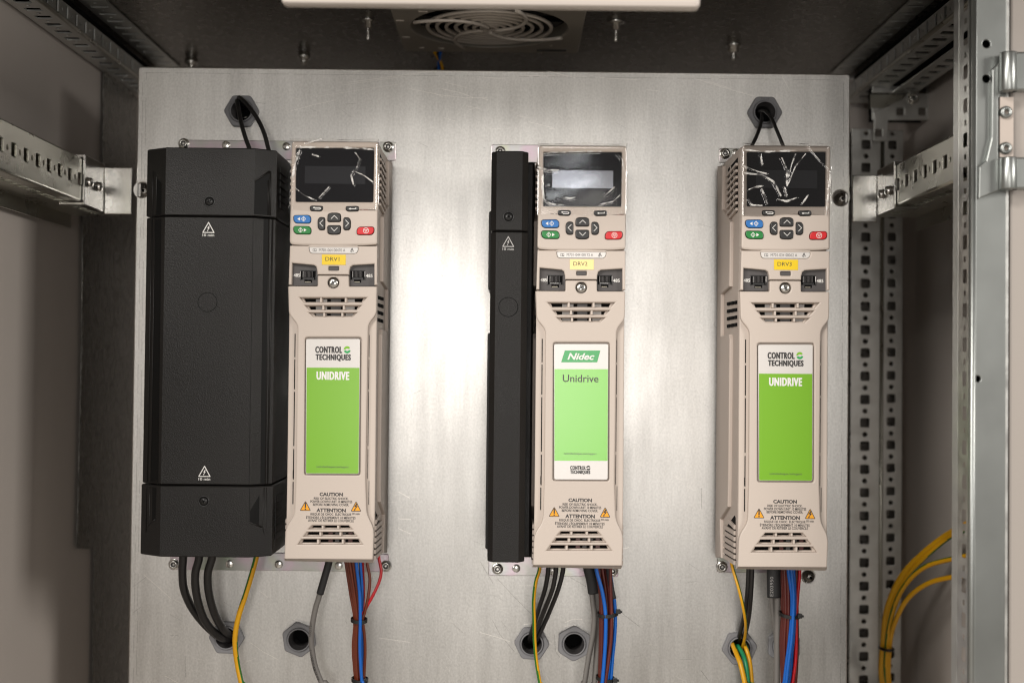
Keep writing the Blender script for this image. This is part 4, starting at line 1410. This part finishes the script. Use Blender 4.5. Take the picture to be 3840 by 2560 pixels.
W2 = []
lbB = 'brown control wire in the bundle below the middle drive'
def wm(pts, d): return [(pts[0] - 4, 620, d)] + [(x, y, d) for x, y in zip(pts, (720, 880, 1045, 1230, 1400, 1568, 1650))]
for xs, d in (((878, 905, 910, 908, 905, 900, 898), -.058), ((890, 914, 920, 920, 914, 908, 905), -.062), ((905, 926, 930, 930, 920, 912, 908), -.056), ((925, 950, 962, 962, 945, 930, 926), -.062),
              ((938, 962, 972, 968, 952, 938, 934), -.058), ((955, 975, 984, 980, 960, 946, 942), -.063), ((982, 985, 992, 988, 968, 944, 936), -.066)):
    W2.append(('control_wire', 'c_brown2', .0015, wm(xs, d), lbB, 'wire'))
W2.append(('control_wire', 'c_blue', .0016, wm((878, 922, 946, 946, 936, 922, 916), -.067), 'bright blue wire at the front left of the bundle below the middle drive', 'wire'))
W2.append(('control_wire', 'c_blue', .0014, wm((960, 968, 968, 964, 950, 938, 930), -.060), 'blue wire half hidden between browns below the middle drive', 'wire'))
W2.append(('control_wire', 'c_blue', .0015, [(985, 760, -.062), (1000, 870, -.062), (1014, 960, -.062), (1020, 1060, -.062), (1016, 1200, -.062), (1000, 1370, -.062), (984, 1568, -.062), (976, 1650, -.062)], 'light blue wire on the right side of the bundle below the middle drive', 'wire'))
W2.append(('control_wire', 'c_blue', .0014, [(965, 1060, -.055), (985, 1200, -.056), (988, 1330, -.060), (972, 1450, -.062), (958, 1568, -.062), (954, 1650, -.062)], 'light blue wire emerging low in the bundle below the middle drive', 'wire'))
bundle(B3, W2, 'control wires of the middle drive')
tag(MB().tube(path(B3, [(965, 640, -.064), (972, 740, -.064), (985, 830, -.0635), (1005, 930, -.0625)]), .0024, M['shrink'], 14).build('heat_shrink_sleeve'), 'short black sleeve on the blue wire under the right corner of the middle drive', 'sleeve')
W3 = []
lbB = 'brown control wire in the bundle below the right drive'
for xs, d in (((680, 686, 690, 680, 684, 690, 692), -.056), ((692, 700, 702, 692, 694, 698, 700), -.060), ((706, 712, 714, 704, 704, 704, 704), -.063), ((718, 722, 724, 716, 714, 712, 710), -.060),
              ((728, 736, 736, 730, 728, 720, 716), -.064), ((742, 748, 748, 740, 738, 730, 726), -.058), ((800, 800, 802, 804, 800, 790, 786), -.060), ((790, 792, 792, 790, 790, 778, 772), -.056)):
    W3.append(('control_wire', 'c_brown2', .00155, wm(xs, d), lbB, 'wire'))
for xs, d, lb in (((738, 762, 762, 746, 724, 704, 700), -.067, 'bright blue wire at the front left of the bundle below the right drive'),
                  ((762, 776, 772, 760, 738, 720, 716), -.069, 'bright blue wire at the front of the bundle, centred below the right drive'),
                  ((776, 784, 782, 772, 752, 736, 732), -.066, 'bright blue wire at the front right of the bundle below the right drive'),
                  ((756, 770, 768, 764, 760, 750, 748), -.060, 'blue wire set back behind the front ones below the right drive')):
    W3.append(('control_wire', 'c_blue', .0016, wm(xs, d), lb, 'wire'))
W3.append(('control_wire', 'c_red', .0015, wm((822, 808, 798, 796, 790, 768, 762), -.063), 'red wire along the right side of the bundle below the right drive', 'wire'))
W3.append(('control_wire', 'c_red', .0014, wm((810, 800, 794, 786, 778, 760, 756), -.058), 'second red wire tucked inside the bundle below the right drive', 'wire'))
bundle(A6, W3, 'control wires of the right drive')

def tie(f, x0, x1, y, d, head, label, tilt=0, hs=.0040):
    a, b_ = P(*f(x0, y), d), P(*f(x1, y + tilt), d)
    c = (a + b_) / 2
    hw = (b_ - a).length / 2 + .0010
    dep = hw * .85
    t = thing('cable_tie', label, 'cable tie', tuple(c), 'black cable ties round the wire bundles')
    dirx = (b_ - a).normalized()
    pts = [dirx * math.cos(2 * PI * i / 28) * hw + Vector((0, -math.sin(2 * PI * i / 28) * dep, -.0010 * math.sin(2 * PI * i / 28))) for i in range(29)]
    mb = MB()
    vs, fs = [], []
    for p in pts:
        n = Vector((p.x, p.y, 0)).normalized()
        for dn, dz in ((0, -.0014), (.0010, -.0014), (.0010, .0014), (0, .0014)):
            vs.append(p + n * dn + Vector((0, 0, dz)))
    for i in range(28):
        for k in range(4):
            fs.append([i * 4 + k, i * 4 + (k + 1) % 4, (i + 1) * 4 + (k + 1) % 4, (i + 1) * 4 + k])
    mb.add(vs, fs, M['tie'])
    mb.build('strap', t)
    hp = P(*f(*head), d - dep * .6) - c
    MB().slab(rnd(rect(hp.x - hs / 2, hp.z - hs * .45, hp.x + hs / 2, hp.z + hs * .45), .0006, 2), M['tie'], hp.y - .0022, hp.y + .0022, bevel=.0005).slab(
        rect(hp.x + hs / 2, hp.z - hs * .25, hp.x + hs * .85, hp.z + hs * .15), M['tie'], hp.y - .0012, hp.y + .001, bevel=.0003).build('head', t)
tie(C7, 2040, 2152, 845, -.060, (2120, 872), 'upper black cable tie round the wire bundle below the left drive', 8)
tie(C7, 2046, 2160, 1398, -.056, (2140, 1412), 'lower black cable tie round the wire bundle below the left drive', 8)
tie(B3, 900, 1026, 1050, -.061, (1042, 1028), 'upper black cable tie round the wire bundle below the middle drive', -12)
tie(B3, 890, 1000, 1522, -.060, (1018, 1545), 'lower black cable tie round the wire bundle below the middle drive', 16)
tie(A6, 680, 806, 1030, -.062, (822, 1048), 'black cable tie round the wire bundle below the right drive', 18)

# leads looping out of the top glands
GT = 'thin black leads from the top glands'
for pts, lb in (([(1570, 740, .02), (1556, 690, -.004), (1548, 660, -.012), (1560, 720, -.022), (1575, 800, -.030), (1600, 890, -.036), (1640, 1000, -.040)], 'thin black lead, left one of the loop out of the top left gland'),
                ([(1580, 720, .02), (1560, 655, -.006), (1568, 640, -.014), (1620, 690, -.026), (1680, 775, -.034), (1725, 870, -.040), (1760, 1000, -.044)], 'thin black lead, right one of the loop out of the top left gland')):
    cable('sensor_lead', T1, pts, .0019, M['c_black'], lb, 'cable', GT)
for pts, lb in (([(755, 700, .02), (742, 682, -.004), (746, 715, -.014), (738, 765, -.022), (716, 830, -.030), (680, 905, -.036)], 'thin black lead, left one out of the top right gland'),
                ([(735, 700, .02), (728, 684, -.004), (765, 684, -.016), (806, 728, -.024), (838, 800, -.032), (882, 905, -.038)], 'thin black lead, right one out of the top right gland')):
    cable('sensor_lead', T3, pts, .0016, M['c_black'], lb, 'cable', GT)

# ------------------------------------------------------------------ punched rails
def punched(mb, y0, y1, z0, z1, fr, m, t, pitch=.025, hw=.0062, hh=.011, dot=.0022, off=0.0, zc=None, bevel=.0004):
    hs = []
    zc = (z0 + z1) / 2 if zc is None else zc
    y = y0 + .006 + off
    while y < y1 - hw - .004:
        hs.append(rnd(rect(y, zc - hh / 2, y + hw, zc + hh / 2), .0012, 2))
        if y + hw / 2 + pitch / 2 + dot < y1 - .002:
            hs.append(circ(y + hw / 2 + pitch / 2, zc, dot, 10))
        y += pitch
    mb.slab(rect(y0, z0, y1, z1), m, 0, t, holes=hs, fr=fr, bevel=bevel)
    return mb

def support_rail(px_top, px_bot, x, s, y_end, label, bracket_px, screw_px, lip):
    # face looking to the cabinet centre; s=+1 for the left rail
    zt_ = PX(*px_top, x).z
    zb_ = PX(*px_bot, x).z
    t = thing('support_rail', label, 'support rail', (x, -.15, (zt_ + zb_) / 2), 'horizontal rails beside the plate')
    o = Vector((x, -.15, (zt_ + zb_) / 2))
    b = MB()
    def yz(u, v, tt): return Vector((x - s * tt, u, v)) - o
    h = zt_ - zb_
    punched(b, y_end, .07, zb_ + .0015, zt_ - .0015, yz, M['rail'], .0016, hw=.0100, hh=.0105, off=.004, zc=zb_ + h * .50)
    def xyb(u, v, tt): return Vector((x - s * u, v, zb_ - tt)) - o
    hs = []
    y = y_end + .008
    while y < .05:
        hs.append([(.014, y), (.022, y), (.022, y + .012), (.014, y + .012)])
        y += .0165
    b.slab(rect(.0022, y_end, .046, .07), M['rail'], -.0022, -.0006, holes=hs, fr=xyb)
    b.slab(rect(.0022, y_end, .046, .07), M['rail'], -h + .0006, -h + .0022, fr=xyb)
    # rounded front edges
    for zz in (zb_ + .0018, zt_ - .0018):
        b.tube([Vector((x - s * .0019, y_end, zz)) - o, Vector((x - s * .0019, .07, zz)) - o], .0019, M['rail'], 12)
    b.box(Vector((x - s * .046, y_end, zb_ - .012)) - o, Vector((x - s * .0475, .07, zt_)) - o, M['rail'])
    b.build('rail_profile', t)
    # clip bracket that ties the rail to the plate
    (bx0, bx1, by0, by1), (cx, cy) = bracket_px
    xi = x + s * .0024
    ya = PX(cx, cy, xi).y
    yc = PX(bx0 if s > 0 else bx1, (by0 + by1) / 2, xi).y
    zt2, zb2 = zt_ + .0024, zb_ - .0024
    k = MB()
    k.slab(rect(ya, zb2, yc, zt2), M['bright'], 0, .0018, bevel=.0006, fr=lambda u, v, tt: Vector((xi - s * tt, u, v)) - o)
    xe = P(bx1 if s > 0 else bx0, (by0 + by1) / 2, yc).x
    k.slab(rect(min(xi, xe), P(bx0, by1, yc).z, max(xi, xe), P(bx0, by0, yc).z), M['bright'], yc - .0008, yc + .001, bevel=.0008, fr=lambda u, v, tt: Vector((u, tt, v)) - o)
    for z0, z1 in ((zt2 - .0018, zt2), (zb2, zb2 + .0018)):
        k.box(Vector((xi - s * .002, ya, z0)) - o, Vector((xi - s * .022, ya + .010, z1)) - o, M['bright'])
    kb_ = k.build('clip_bracket', t)
    for sp in screw_px:
        p = PX(*sp, xi) - o
        sc = MB().lathe([(0, -.0016), (.0030, -.0016), (.0038, -.0010), (.0040, .0002), (.0040, .0022), (.0046, .0022), (.0046, .003)], p, (-s, 0, 0), M['steel'], 20)
        pr = p + Vector((s * .0017, 0, 0))
        for a in (0, PI / 2):
            d = Vector((0, math.cos(a), math.sin(a))) * .0022
            n = Vector((0, -math.sin(a), math.cos(a))) * .0004
            sc.add([pr - d - n, pr + d - n, pr + d + n, pr - d + n], [[0, 1, 2, 3]], M['ink'])
            pr = pr + Vector((s * .00005, 0, 0))
        # lift the washer clear of the clip
        so = sc.build('screw', kb_)
        so.location = Vector((s * .0026, 0, 0))
    return t
support_rail((281, 577), (310, 758), -.375, 1, -.46, 'long punched metal rail on the left side, ending in a shiny bracket', ((392, 496, 628, 803), (318, 700)), [(330, 684), (365, 700)], 1)
support_rail((3386, 603), (3355, 774), .338, -1, -.19, 'punched metal rail on the right side running behind the front post', ((3196, 3288, 657, 833), (3352, 720)), [(3311, 728), (3337, 715)], 1)

def roof_rail(s, xs, ys0, ys1, label, extra):
    """xs: (outer x, inner x of lower channel, inner x of the upper flange), z levels from the photo's edges"""
    xo, xi, xf = xs
    z0, z1, z2 = .303, .320, .3335
    t = thing('roof_rail', label, 'roof rail', (xi, -.1, z0), 'punched rails along the roof edges')
    o = Vector((xi, -.1, z0))
    b = MB()
    # bottom face with slots
    def bot(zl): return lambda u, v, tt: Vector((u, v, zl + tt)) - o
    hs = []
    y = ys0 + .01
    ca, cb = sorted((xo, xi))
    mid = (ca + cb) / 2
    while y < ys1 - .02:
        hs.append([(mid - .007, y), (mid + .007, y), (mid + .007, y + .010), (mid - .007, y + .010)])
        hs.append(circ(mid, y + .0168, .0022, 8))
        y += .025
    b.slab(rect(ca, ys0, cb - .0001, ys1), M['galv'], 0, .0014, holes=hs, fr=bot(z0))
    b.tube([Vector((xi, ys0, z0 + .0016)) - o, Vector((xi, ys1, z0 + .0016)) - o], .0022, M['rail'], 12)
    # inner upright face with slots
    punched(b, ys0, ys1, z0 + .002, z1, lambda u, v, tt: Vector((xi - s * tt, u, v)) - o, M['galv'], .0014, hw=.006, hh=.0115, dot=.0018, bevel=0)
    # dark recess behind, then the flange under the roof
    b.box(Vector((xi - s * .0016, ys0, z1)) - o, Vector((xi - s * .012, ys1, z1 + .0012)) - o, M['galv'])
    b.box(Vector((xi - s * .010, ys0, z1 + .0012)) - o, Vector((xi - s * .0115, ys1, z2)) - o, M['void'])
    ca, cb = sorted((xi - s * .002, xf))
    hs = []
    y = ys0 + .012
    mid = (ca + cb) / 2
    while y < ys1 - .02:
        hs.append([(mid - .008, y), (mid + .008, y), (mid + .008, y + .006), (mid - .008, y + .006)])
        hs.append(circ(mid, y + .0155, .0018, 8))
        y += .025
    b.slab(rect(ca, ys0, cb, ys1), M['galv'], 0, .0014, holes=hs, fr=bot(z2))
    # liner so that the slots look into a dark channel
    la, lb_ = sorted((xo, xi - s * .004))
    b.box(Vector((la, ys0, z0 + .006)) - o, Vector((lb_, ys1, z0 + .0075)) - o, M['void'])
    if extra:                                # second lower channel of the right-hand rail
        xa, xb = extra
        ca, cb = sorted((xa, xb))
        hs = []
        y = ys0 + .014
        mid = (ca + cb) / 2
        while y < ys1 - .02:
            hs.append([(mid - .006, y), (mid + .006, y), (mid + .006, y + .011), (mid - .006, y + .011)])
            y += .025
        b.slab(rect(ca, ys0, cb, ys1), M['galv'], 0, .0014, holes=hs, fr=bot(z0 - .006))
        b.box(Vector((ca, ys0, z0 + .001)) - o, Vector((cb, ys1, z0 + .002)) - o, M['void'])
        b.box(Vector((xa, ys0, z0 - .006)) - o, Vector((xa - s * -.0012, ys1, z0 + .001)) - o, M['galv'])
    b.build('rail_profile', t)
    return t
roof_rail(1, (XL + .002, -.4005, -.3770), -.42, .30, 'punched metal rail along the left edge of the roof', None)
roof_rail(-1, (.4005, .3740, .3550), -.20, .30, 'punched metal rail along the right edge of the roof', (.4290, .4030))

# ------------------------------------------------------------------ right: rear post, rear frame, front post
def post_face(mb, xa, xb, yy, z0, z1, o, m, pitch=.025, big=.0105, tiny=.0024, zoff=0.0, xm=None, fr=None):
    hs = []
    z = z0 + .01 + zoff
    xm = (xa + xb) / 2 if xm is None else xm
    while z < z1 - .012:
        hs.append(rnd(rect(xm - big / 2, z, xm + big / 2, z + big), .0016, 2))
        hs.append(circ(xm, z + big / 2 + pitch / 2, tiny, 10))
        z += pitch
    fr = fr or (lambda u, v, tt: Vector((u, yy + tt, v)) - o)
    mb.slab(rect(xa, z0, xb, z1), m, 0, .0015, holes=hs, bevel=.0005, fr=fr)
YP = .235
xa, xb, xc = P(3190, 1400, YP).x, P(3306, 1400, YP).x, P(3392, 1400, YP).x
o = Vector(((xa + xc) / 2, YP, -.3))
rp = thing('corner_post', 'dark punched metal post with two rows of square holes, right of the plate', 'corner post', tuple(o))
b = MB()
post_face(b, xa, xb - .002, YP, -.62, .262, o, M['galv'], big=.0098, tiny=.0026)
post_face(b, xb + .001, xc, YP + .008, -.62, .262, o, M['galv'], big=.0092, tiny=.0024, zoff=.0015)
b.tube([Vector((xb, YP + .001, -.62)) - o, Vector((xb, YP + .001, .262)) - o], .0022, M['rail'], 10)
b.box(Vector((xa, YP + .022, -.62)) - o, Vector((xc, YP + .0235, .262)) - o, M['galv_dark'])
b.box(Vector((xc - .001, YP + .0095, -.62)) - o, Vector((xc, YP + .016, .262)) - o, M['galv'])
b.build('post_profile', rp)
# rear horizontal frame rail with corner plate
YQ = .215
zA, zB = P(3450, 305, YQ).z, P(3450, 452, YQ).z
xq0, xq1 = P(3270, 400, YQ).x, XR - .003
o = Vector((xq0, YQ, zB))
rf = thing('frame_rail', 'short punched cross rail with a bolted corner plate at the upper right rear', 'frame rail', tuple(o))
b = MB()
zmid = (zA + zB) / 2
for z0, z1 in ((zmid + .008, zA), (zB, zmid - .008)):
    hs = []
    x = xq0 + .055
    zc = (z0 + z1) / 2
    while x < xq1 - .014:
        hs.append(rnd(rect(x, zc - .0048, x + .0095, zc + .0048), .0014, 2))
        hs.append(circ(x + .0175, zc, .0022, 10))
        x += .0255
    b.slab(rect(xq0, z0, xq1, z1), M['galv'], 0, .0015, holes=hs, bevel=.0006, fr=lambda u, v, tt: Vector((u, YQ + tt, v)) - o)
b.slab(rect(xq0, zmid - .0078, xq1, zmid + .0078), M['rail'], .006, .0075, fr=lambda u, v, tt: Vector((u, YQ + tt, v)) - o)
b.box(Vector((xq0, YQ + .012, zB)) - o, Vector((xq1, YQ + .0135, zA)) - o, M['void'])
b.build('rail_profile', rf)
c = MB()
cp = [P(*R1(a, d_), YQ - .003) for a, d_ in ((330, 520), (430, 470), (520, 372), (610, 372), (612, 610), (332, 612), (328, 748), (240, 748), (240, 560))]
hs = []
for a, d_ in ((412, 555), (555, 555), (558, 412), (270, 695)):
    p = P(*R1(a, d_), YQ - .003)
    hs.append(rnd(rect(p.x - .0040, p.z - .0040, p.x + .0040, p.z + .0040), .0012, 2))
c.slab([(p.x, p.z) for p in cp], M['galv'], -.003, -.0012, holes=hs, bevel=.0006, fr=lambda u, v, tt: Vector((u, YQ + tt, v)) - o)
for h in hs:
    c.slab(inset(ccw(h), .0006), M['galv_dark'], -.0015, -.0008, fr=lambda u, v, tt: Vector((u, YQ + tt, v)) - o)
cpo = c.build('corner_plate', rf)
p = P(*R1(495, 470), YQ - .005) - o
MB().lathe([(.0022, -.002), (.0024, -.0045), (.0040, -.0042), (.0045, -.003), (.0045, 0), (.0060, 0), (.0060, .002)], p, (0, 1, 0), M['steel'], 20).build('bolt', cpo)

# front post with door hinge
YPF = -.228
x0, x1, x2, x3 = P(3592, 1400, YPF + .022).x, P(3640, 1400, YPF).x, P(3668, 1400, YPF).x, P(3772, 1400, YPF).x
o = Vector((x1, YPF, -.3))
fp = thing('door_post', 'bright galvanised front post with hinge brackets at the right edge', 'door post', tuple(o))
b = MB()
zlo, zhi = -.62, .34
# slanting inner face with slots, rounded corner, front face
dv = Vector((x1 - x0, -.022)); ln = dv.length; dv.normalize()
def slant(u, v, tt): return Vector((x0 + dv.x * u - dv.y * -tt * 0 + tt * .4, YPF + .022 + dv.y * u + tt, v)) - o
hs = []
z = zlo + .01
while z < zhi - .02:
    hs.append(rnd(rect(ln * .36, z, ln * .68, z + .0105), .0012, 2))
    hs.append(rect(ln * .44, z + .0158, ln * .60, z + .0198))
    z += .025
b.slab(rect(0, zlo, ln, zhi), M['galv'], 0, .0015, holes=hs, fr=slant)
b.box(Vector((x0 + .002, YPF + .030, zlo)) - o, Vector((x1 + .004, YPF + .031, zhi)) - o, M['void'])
b.box(Vector((x0, YPF + .0225, zlo)) - o, Vector((x0 + .0015, YPF + .034, zhi)) - o, M['galv'])
hs = []
for a, d_ in ((347, 287), (347, 515)):
    p = P(*R2(a, d_), YPF)
    hs.append(circ(p.x, p.z, .0028, 16))
for px, py in ((3667, 1420),):
    p = P(px, py, YPF)
    hs.append(circ(p.x, p.z, .0022, 14))
b.tube([Vector((x1 + .002, YPF + .0025, zlo)) - o, Vector((x1 + .002, YPF + .0025, zhi)) - o], .0028, M['post'], 14)
b.slab(rect(x1 + .003, zlo, x3, zhi), M['post'], 0, .002, holes=hs, bevel=.0008, fr=lambda u, v, tt: Vector((u, YPF + tt, v)) - o)
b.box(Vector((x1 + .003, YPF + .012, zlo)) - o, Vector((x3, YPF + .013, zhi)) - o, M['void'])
b.box(Vector((x3, YPF + .001, zlo)) - o, Vector((x3 + .002, YPF + .04, zhi)) - o, M['galv'])
b.build('post_profile', fp)
h = MB()
hp = [P(*R2(a, d_), YPF - .004) for a, d_ in ((385, 455), (440, 400), (450, 600), (425, 640), (425, 1030), (445, 1060), (445, 1240), (380, 1265), (295, 1300), (300, 1090), (345, 1050), (380, 900))]
h.slab([(p.x, p.z) for p in hp], M['post'], -.004, -.0005, bevel=.0010, fr=lambda u, v, tt: Vector((u, YPF + tt, v)) - o)
H = h.build('hinge_plate', fp)
for ya, yb in ((345, 600), (1030, 1240)):
    pa, pb = P(*R2(455, ya), YPF - .008), P(*R2(640, yb), YPF - .008)
    k = MB()
    k.slab(rnd(rect(pa.x + .006, pb.z, pb.x, pa.z), .001, 2), M['post'], -.012, -.004, bevel=.0015, fr=lambda u, v, tt: Vector((u, YPF + tt, v)) - o)
    k.lathe([(0, 0), (.0058, 0), (.0062, .0008), (.0062, pa.z - pb.z - .0008), (.0058, pa.z - pb.z), (0, pa.z - pb.z)], Vector((pa.x + .004, YPF - .008, pb.z)) - o, (0, 0, 1), M['post'], 20)
    k.build('hinge_arm', fp)
for a, d_ in ((472, 735), (470, 970)):
    p = P(*R2(a, d_), YPF - .003) - o
    MB().lathe([(.0016, -.0015), (.002, -.0026), (.0036, -.0026), (.0044, -.0016), (.0046, .002)], p, (0, 1, 0), M['post'], 20).build('hinge_screw', fp)
xh0, xh1 = P(*R2(428, 800), YPF).x, P(*R2(515, 800), YPF).x
MB().slab(rect(xh0, P(*R2(470, 1030), YPF).z, xh1, P(*R2(470, 640), YPF).z), M['beige_dull'], -.0025, .0005, fr=lambda u, v, tt: Vector((u, YPF + tt, v)) - o).build('hinge_pad', fp)
# painted door frame beyond the post
dx0 = x3 + .004
tag(MB().slab(rnd(rect(dx0, -.62, dx0 + .13, .40), .002, 2), M['door'], YPF + .004, YPF + .024, bevel=.002).build('door_panel'), 'beige painted edge of the open cabinet door at far right', 'cabinet door')

# earth cables beside the rear post
GE = 'yellow-green earth cables at lower right'
for pts, r, lb, ph in (([(170, 1650), (132, 1560), (136, 1440), (150, 1330), (195, 1230), (260, 1160), (330, 1105), (375, 1080), (430, 1050)], .0030, 'yellow-green earth cable, topmost of the group curving behind the right front post', .78),
                       ([(175, 1650), (146, 1560), (149, 1440), (168, 1340), (205, 1260), (270, 1200), (370, 1172), (430, 1160)], .0024, 'yellow-green earth cable, second from bottom of the group curving behind the right front post', .60),
                       ([(180, 1650), (155, 1560), (158, 1440), (176, 1370), (215, 1300), (280, 1252), (370, 1230), (430, 1222)], .0024, 'yellow-green earth cable, lowest of the group curving behind the right front post', .70),
                       ([(166, 1650), (140, 1570), (142, 1450), (158, 1345), (203, 1243), (262, 1176), (332, 1116), (374, 1094), (430, 1066)], .0024, 'greenish earth cable hugging the topmost one behind the right front post', .92)):
    n_ = len(pts)
    ps = [P(*R8(a, d_), .205 - .17 * i / (n_ - 1)) for i, (a, d_) in enumerate(pts)]
    ps = [ps[0] + Vector((.004, 0, -.26)), ps[0] + Vector((.003, 0, -.10))] + ps
    o_ = MB().tube(spline(ps, 10), r, M['c_yellow'], 20, M['c_green'], .5, .46, ph).build('earth_cable')
    tag(o_, lb, 'cable', GE)
p = P(*R8(146, 1457), .165)
t = MB()
t.tube([p + Vector((math.cos(a) * .006, math.sin(a) * .012, 0)) for a in [2 * PI * i / 20 for i in range(21)]], .0016, M['tie'], 8, cap=False)
tag(t.build('cable_tie'), 'black cable tie round the yellow-green earth cables at lower right', 'cable tie', 'black cable ties round the wire bundles')

# ------------------------------------------------------------------ roof fan, bolts, lamp
ZF = ZR - .016
fq = [PZ(*T2(a, d_), ZF) for a, d_ in ((755, 20), (872, 325), (1968, 340), (2020, 20))]
fx0 = (fq[0].x + fq[1].x) / 2; fx1 = (fq[2].x + fq[3].x) / 2
fy1 = (fq[1].y + fq[2].y) / 2; fy0 = fy1 - (fx1 - fx0)
fc_ = PZ(*T2(1400, 182), ZF)
ra = (PZ(*T2(1895, 195), ZF).x - PZ(*T2(908, 170), ZF).x) / 2
fcx = (PZ(*T2(1895, 195), ZF).x + PZ(*T2(908, 170), ZF).x) / 2
fcy = fc_.y
fy0, fy1 = fcy - (fx1 - fx0) / 2, max(fy1, fcy + ra + .006)
o = Vector((fcx, fcy, ZF))
fan = thing('roof_fan', 'square ventilation fan with a round spiral wire guard under the roof', 'fan', tuple(o))
b = MB()
down = lambda u, v, tt: Vector((u, v, ZF + tt)) - o
b.slab(rnd(rect(fx0, fy0, fx1, fy1), .006, 4), M['fan'], 0, .015, holes=[circ(fcx, fcy, ra, 48)], bevel=.0015, fr=down)
for a, d_, w_ in ((840, 135, .007), (878, 240, .007), (985, 78, .008), (978, 305, .005), (1100, 310, .006), (1790, 292, .003)):
    p = PZ(*T2(a, d_), ZF - .0005)
    b.box(p - o - Vector((w_ / 2, .002, 0)), p - o + Vector((w_ / 2, .002, .001)), M['fan_g'], 0)
p = PZ(*T2(1795, 322), ZF - .0008)
b.box(p - o - Vector((.015, .003, 0)), p - o + Vector((.015, .003, .0012)), M['ink'], 0)
b.build('fan_frame', fan)
g = MB()
for i, rr in enumerate((.79, .67, .55, .43, .31, .20, .10)):
    pts = [Vector((math.cos(2 * PI * k / 48) * ra * rr, math.sin(2 * PI * k / 48) * ra * rr, .001)) for k in range(49)]
    g.tube(pts, .0019, M['fan_g'], 8, cap=False)
for k in range(4):
    a0 = .35 + k * PI / 2
    pts = []
    for i in range(12):
        u = i / 11
        rr = ra * (1.0 - .92 * u)
        a = a0 + 1.15 * u
        pts.append(Vector((math.cos(a) * rr, math.sin(a) * rr, -.0016)))
    g.tube(pts, .0018, M['fan_g'], 8)
g.build('wire_guard', fan)
d = MB().slab(circ(0, 0, ra * 1.02, 40), M['void'], .012, .013, fr=lambda u, v, tt: Vector((u, v, tt)))
d.slab(circ(0, 0, ra * .40, 32), M['black_s'], .008, .0118, fr=lambda u, v, tt: Vector((u, v, tt)))
for k in range(7):
    a = 2 * PI * k / 7
    d.slab([(math.cos(a) * ra * .4, math.sin(a) * ra * .4), (math.cos(a + .1) * ra * .95, math.sin(a + .1) * ra * .95), (math.cos(a + .65) * ra * .95, math.sin(a + .65) * ra * .95), (math.cos(a + .45) * ra * .4, math.sin(a + .45) * ra * .4)],
           M['black_s'], .0085, .0095, fr=lambda u, v, tt: Vector((u, v, tt)))
d.build('rotor', fan)
w = MB()
for m_, dx in (('c_yellow', -.004), ('c_brown', 0), ('c_blue', .005)):
    p0 = PZ(*T2(1075 + dx * 4000, 330), ZF) - o
    w.tube(spline([p0, p0 + Vector((.001 - dx * .6, .012, -.004)), p0 + Vector((.002 - dx, .03, -.010)), p0 + Vector((.002 - dx, .05, -.03))], 6), .0018, M['c_black'] if m_ == 'c_brown' else M[m_], 8)
p0 = PZ(*T2(1075, 355), ZF) - o
w.tube([p0 + Vector((.001, .024, -.008)), p0 + Vector((.003, .06, -.034))], .006, M['c_black'], 10)
w.build('fan_lead', fan)

def roof_bolt(px, py, l, r, label, name='roof_bolt', m='steel', washer=.006):
    p = PZ(px, py, ZR - .001)
    b = MB().lathe([(washer, 0), (washer, .002), (r * 1.8, .002), (r * 1.8, .008), (r, .008), (r, l), (r * .8, l + .001), (0, l + .001)], (p.x, p.y, ZR - .0005), (0, 0, -1), M[m], 16)
    for k in range(int(l / .0016) - 6):
        b.lathe([(r, .009 + k * .0016), (r * 1.12, .0096 + k * .0016), (r, .0102 + k * .0016)], (p.x, p.y, ZR - .0005), (0, 0, -1), M[m], 12)
    return tag(b.build(name), label, 'bolt', 'bolts hanging from the cabinet roof')
roof_bolt(*T2(640, 128), .019, .0020, 'thin threaded bolt hanging from the roof left of the fan')
roof_bolt(*T2(2200, 140), .019, .0022, 'threaded bolt with a large washer hanging from the roof right of the fan', washer=.008)
roof_bolt(*T2(236, 330), .013, .0036, 'shiny bolt at the roof behind the plate, left of the fan', m='bright')
roof_bolt(*T3(572, 280), .015, .0034, 'shiny bolt at the roof behind the plate, above the right drive', m='bright', washer=.008)
roof_bolt(*T1(1252, 380), .014, .0040, 'small nut at the roof in the rear left corner above the plate', m='steel')
p0 = P(1060, 25, -.314); p1 = P(2622, 27, -.314)
lamp = thing('cabinet_lamp', 'pale slim lamp housing crossing the very top of the picture, unlit', 'lamp', ((p0.x + p1.x) / 2, -.32, p0.z))
o = lamp.location.copy()
MB().slab(rnd(rect(p0.x, p0.z, p1.x, p0.z + .05), .004, 4), M['lamp_body'], -.322, -.312, bevel=.0035, fr=lambda u, v, tt: Vector((u, tt, v)) - o).build('housing', lamp)
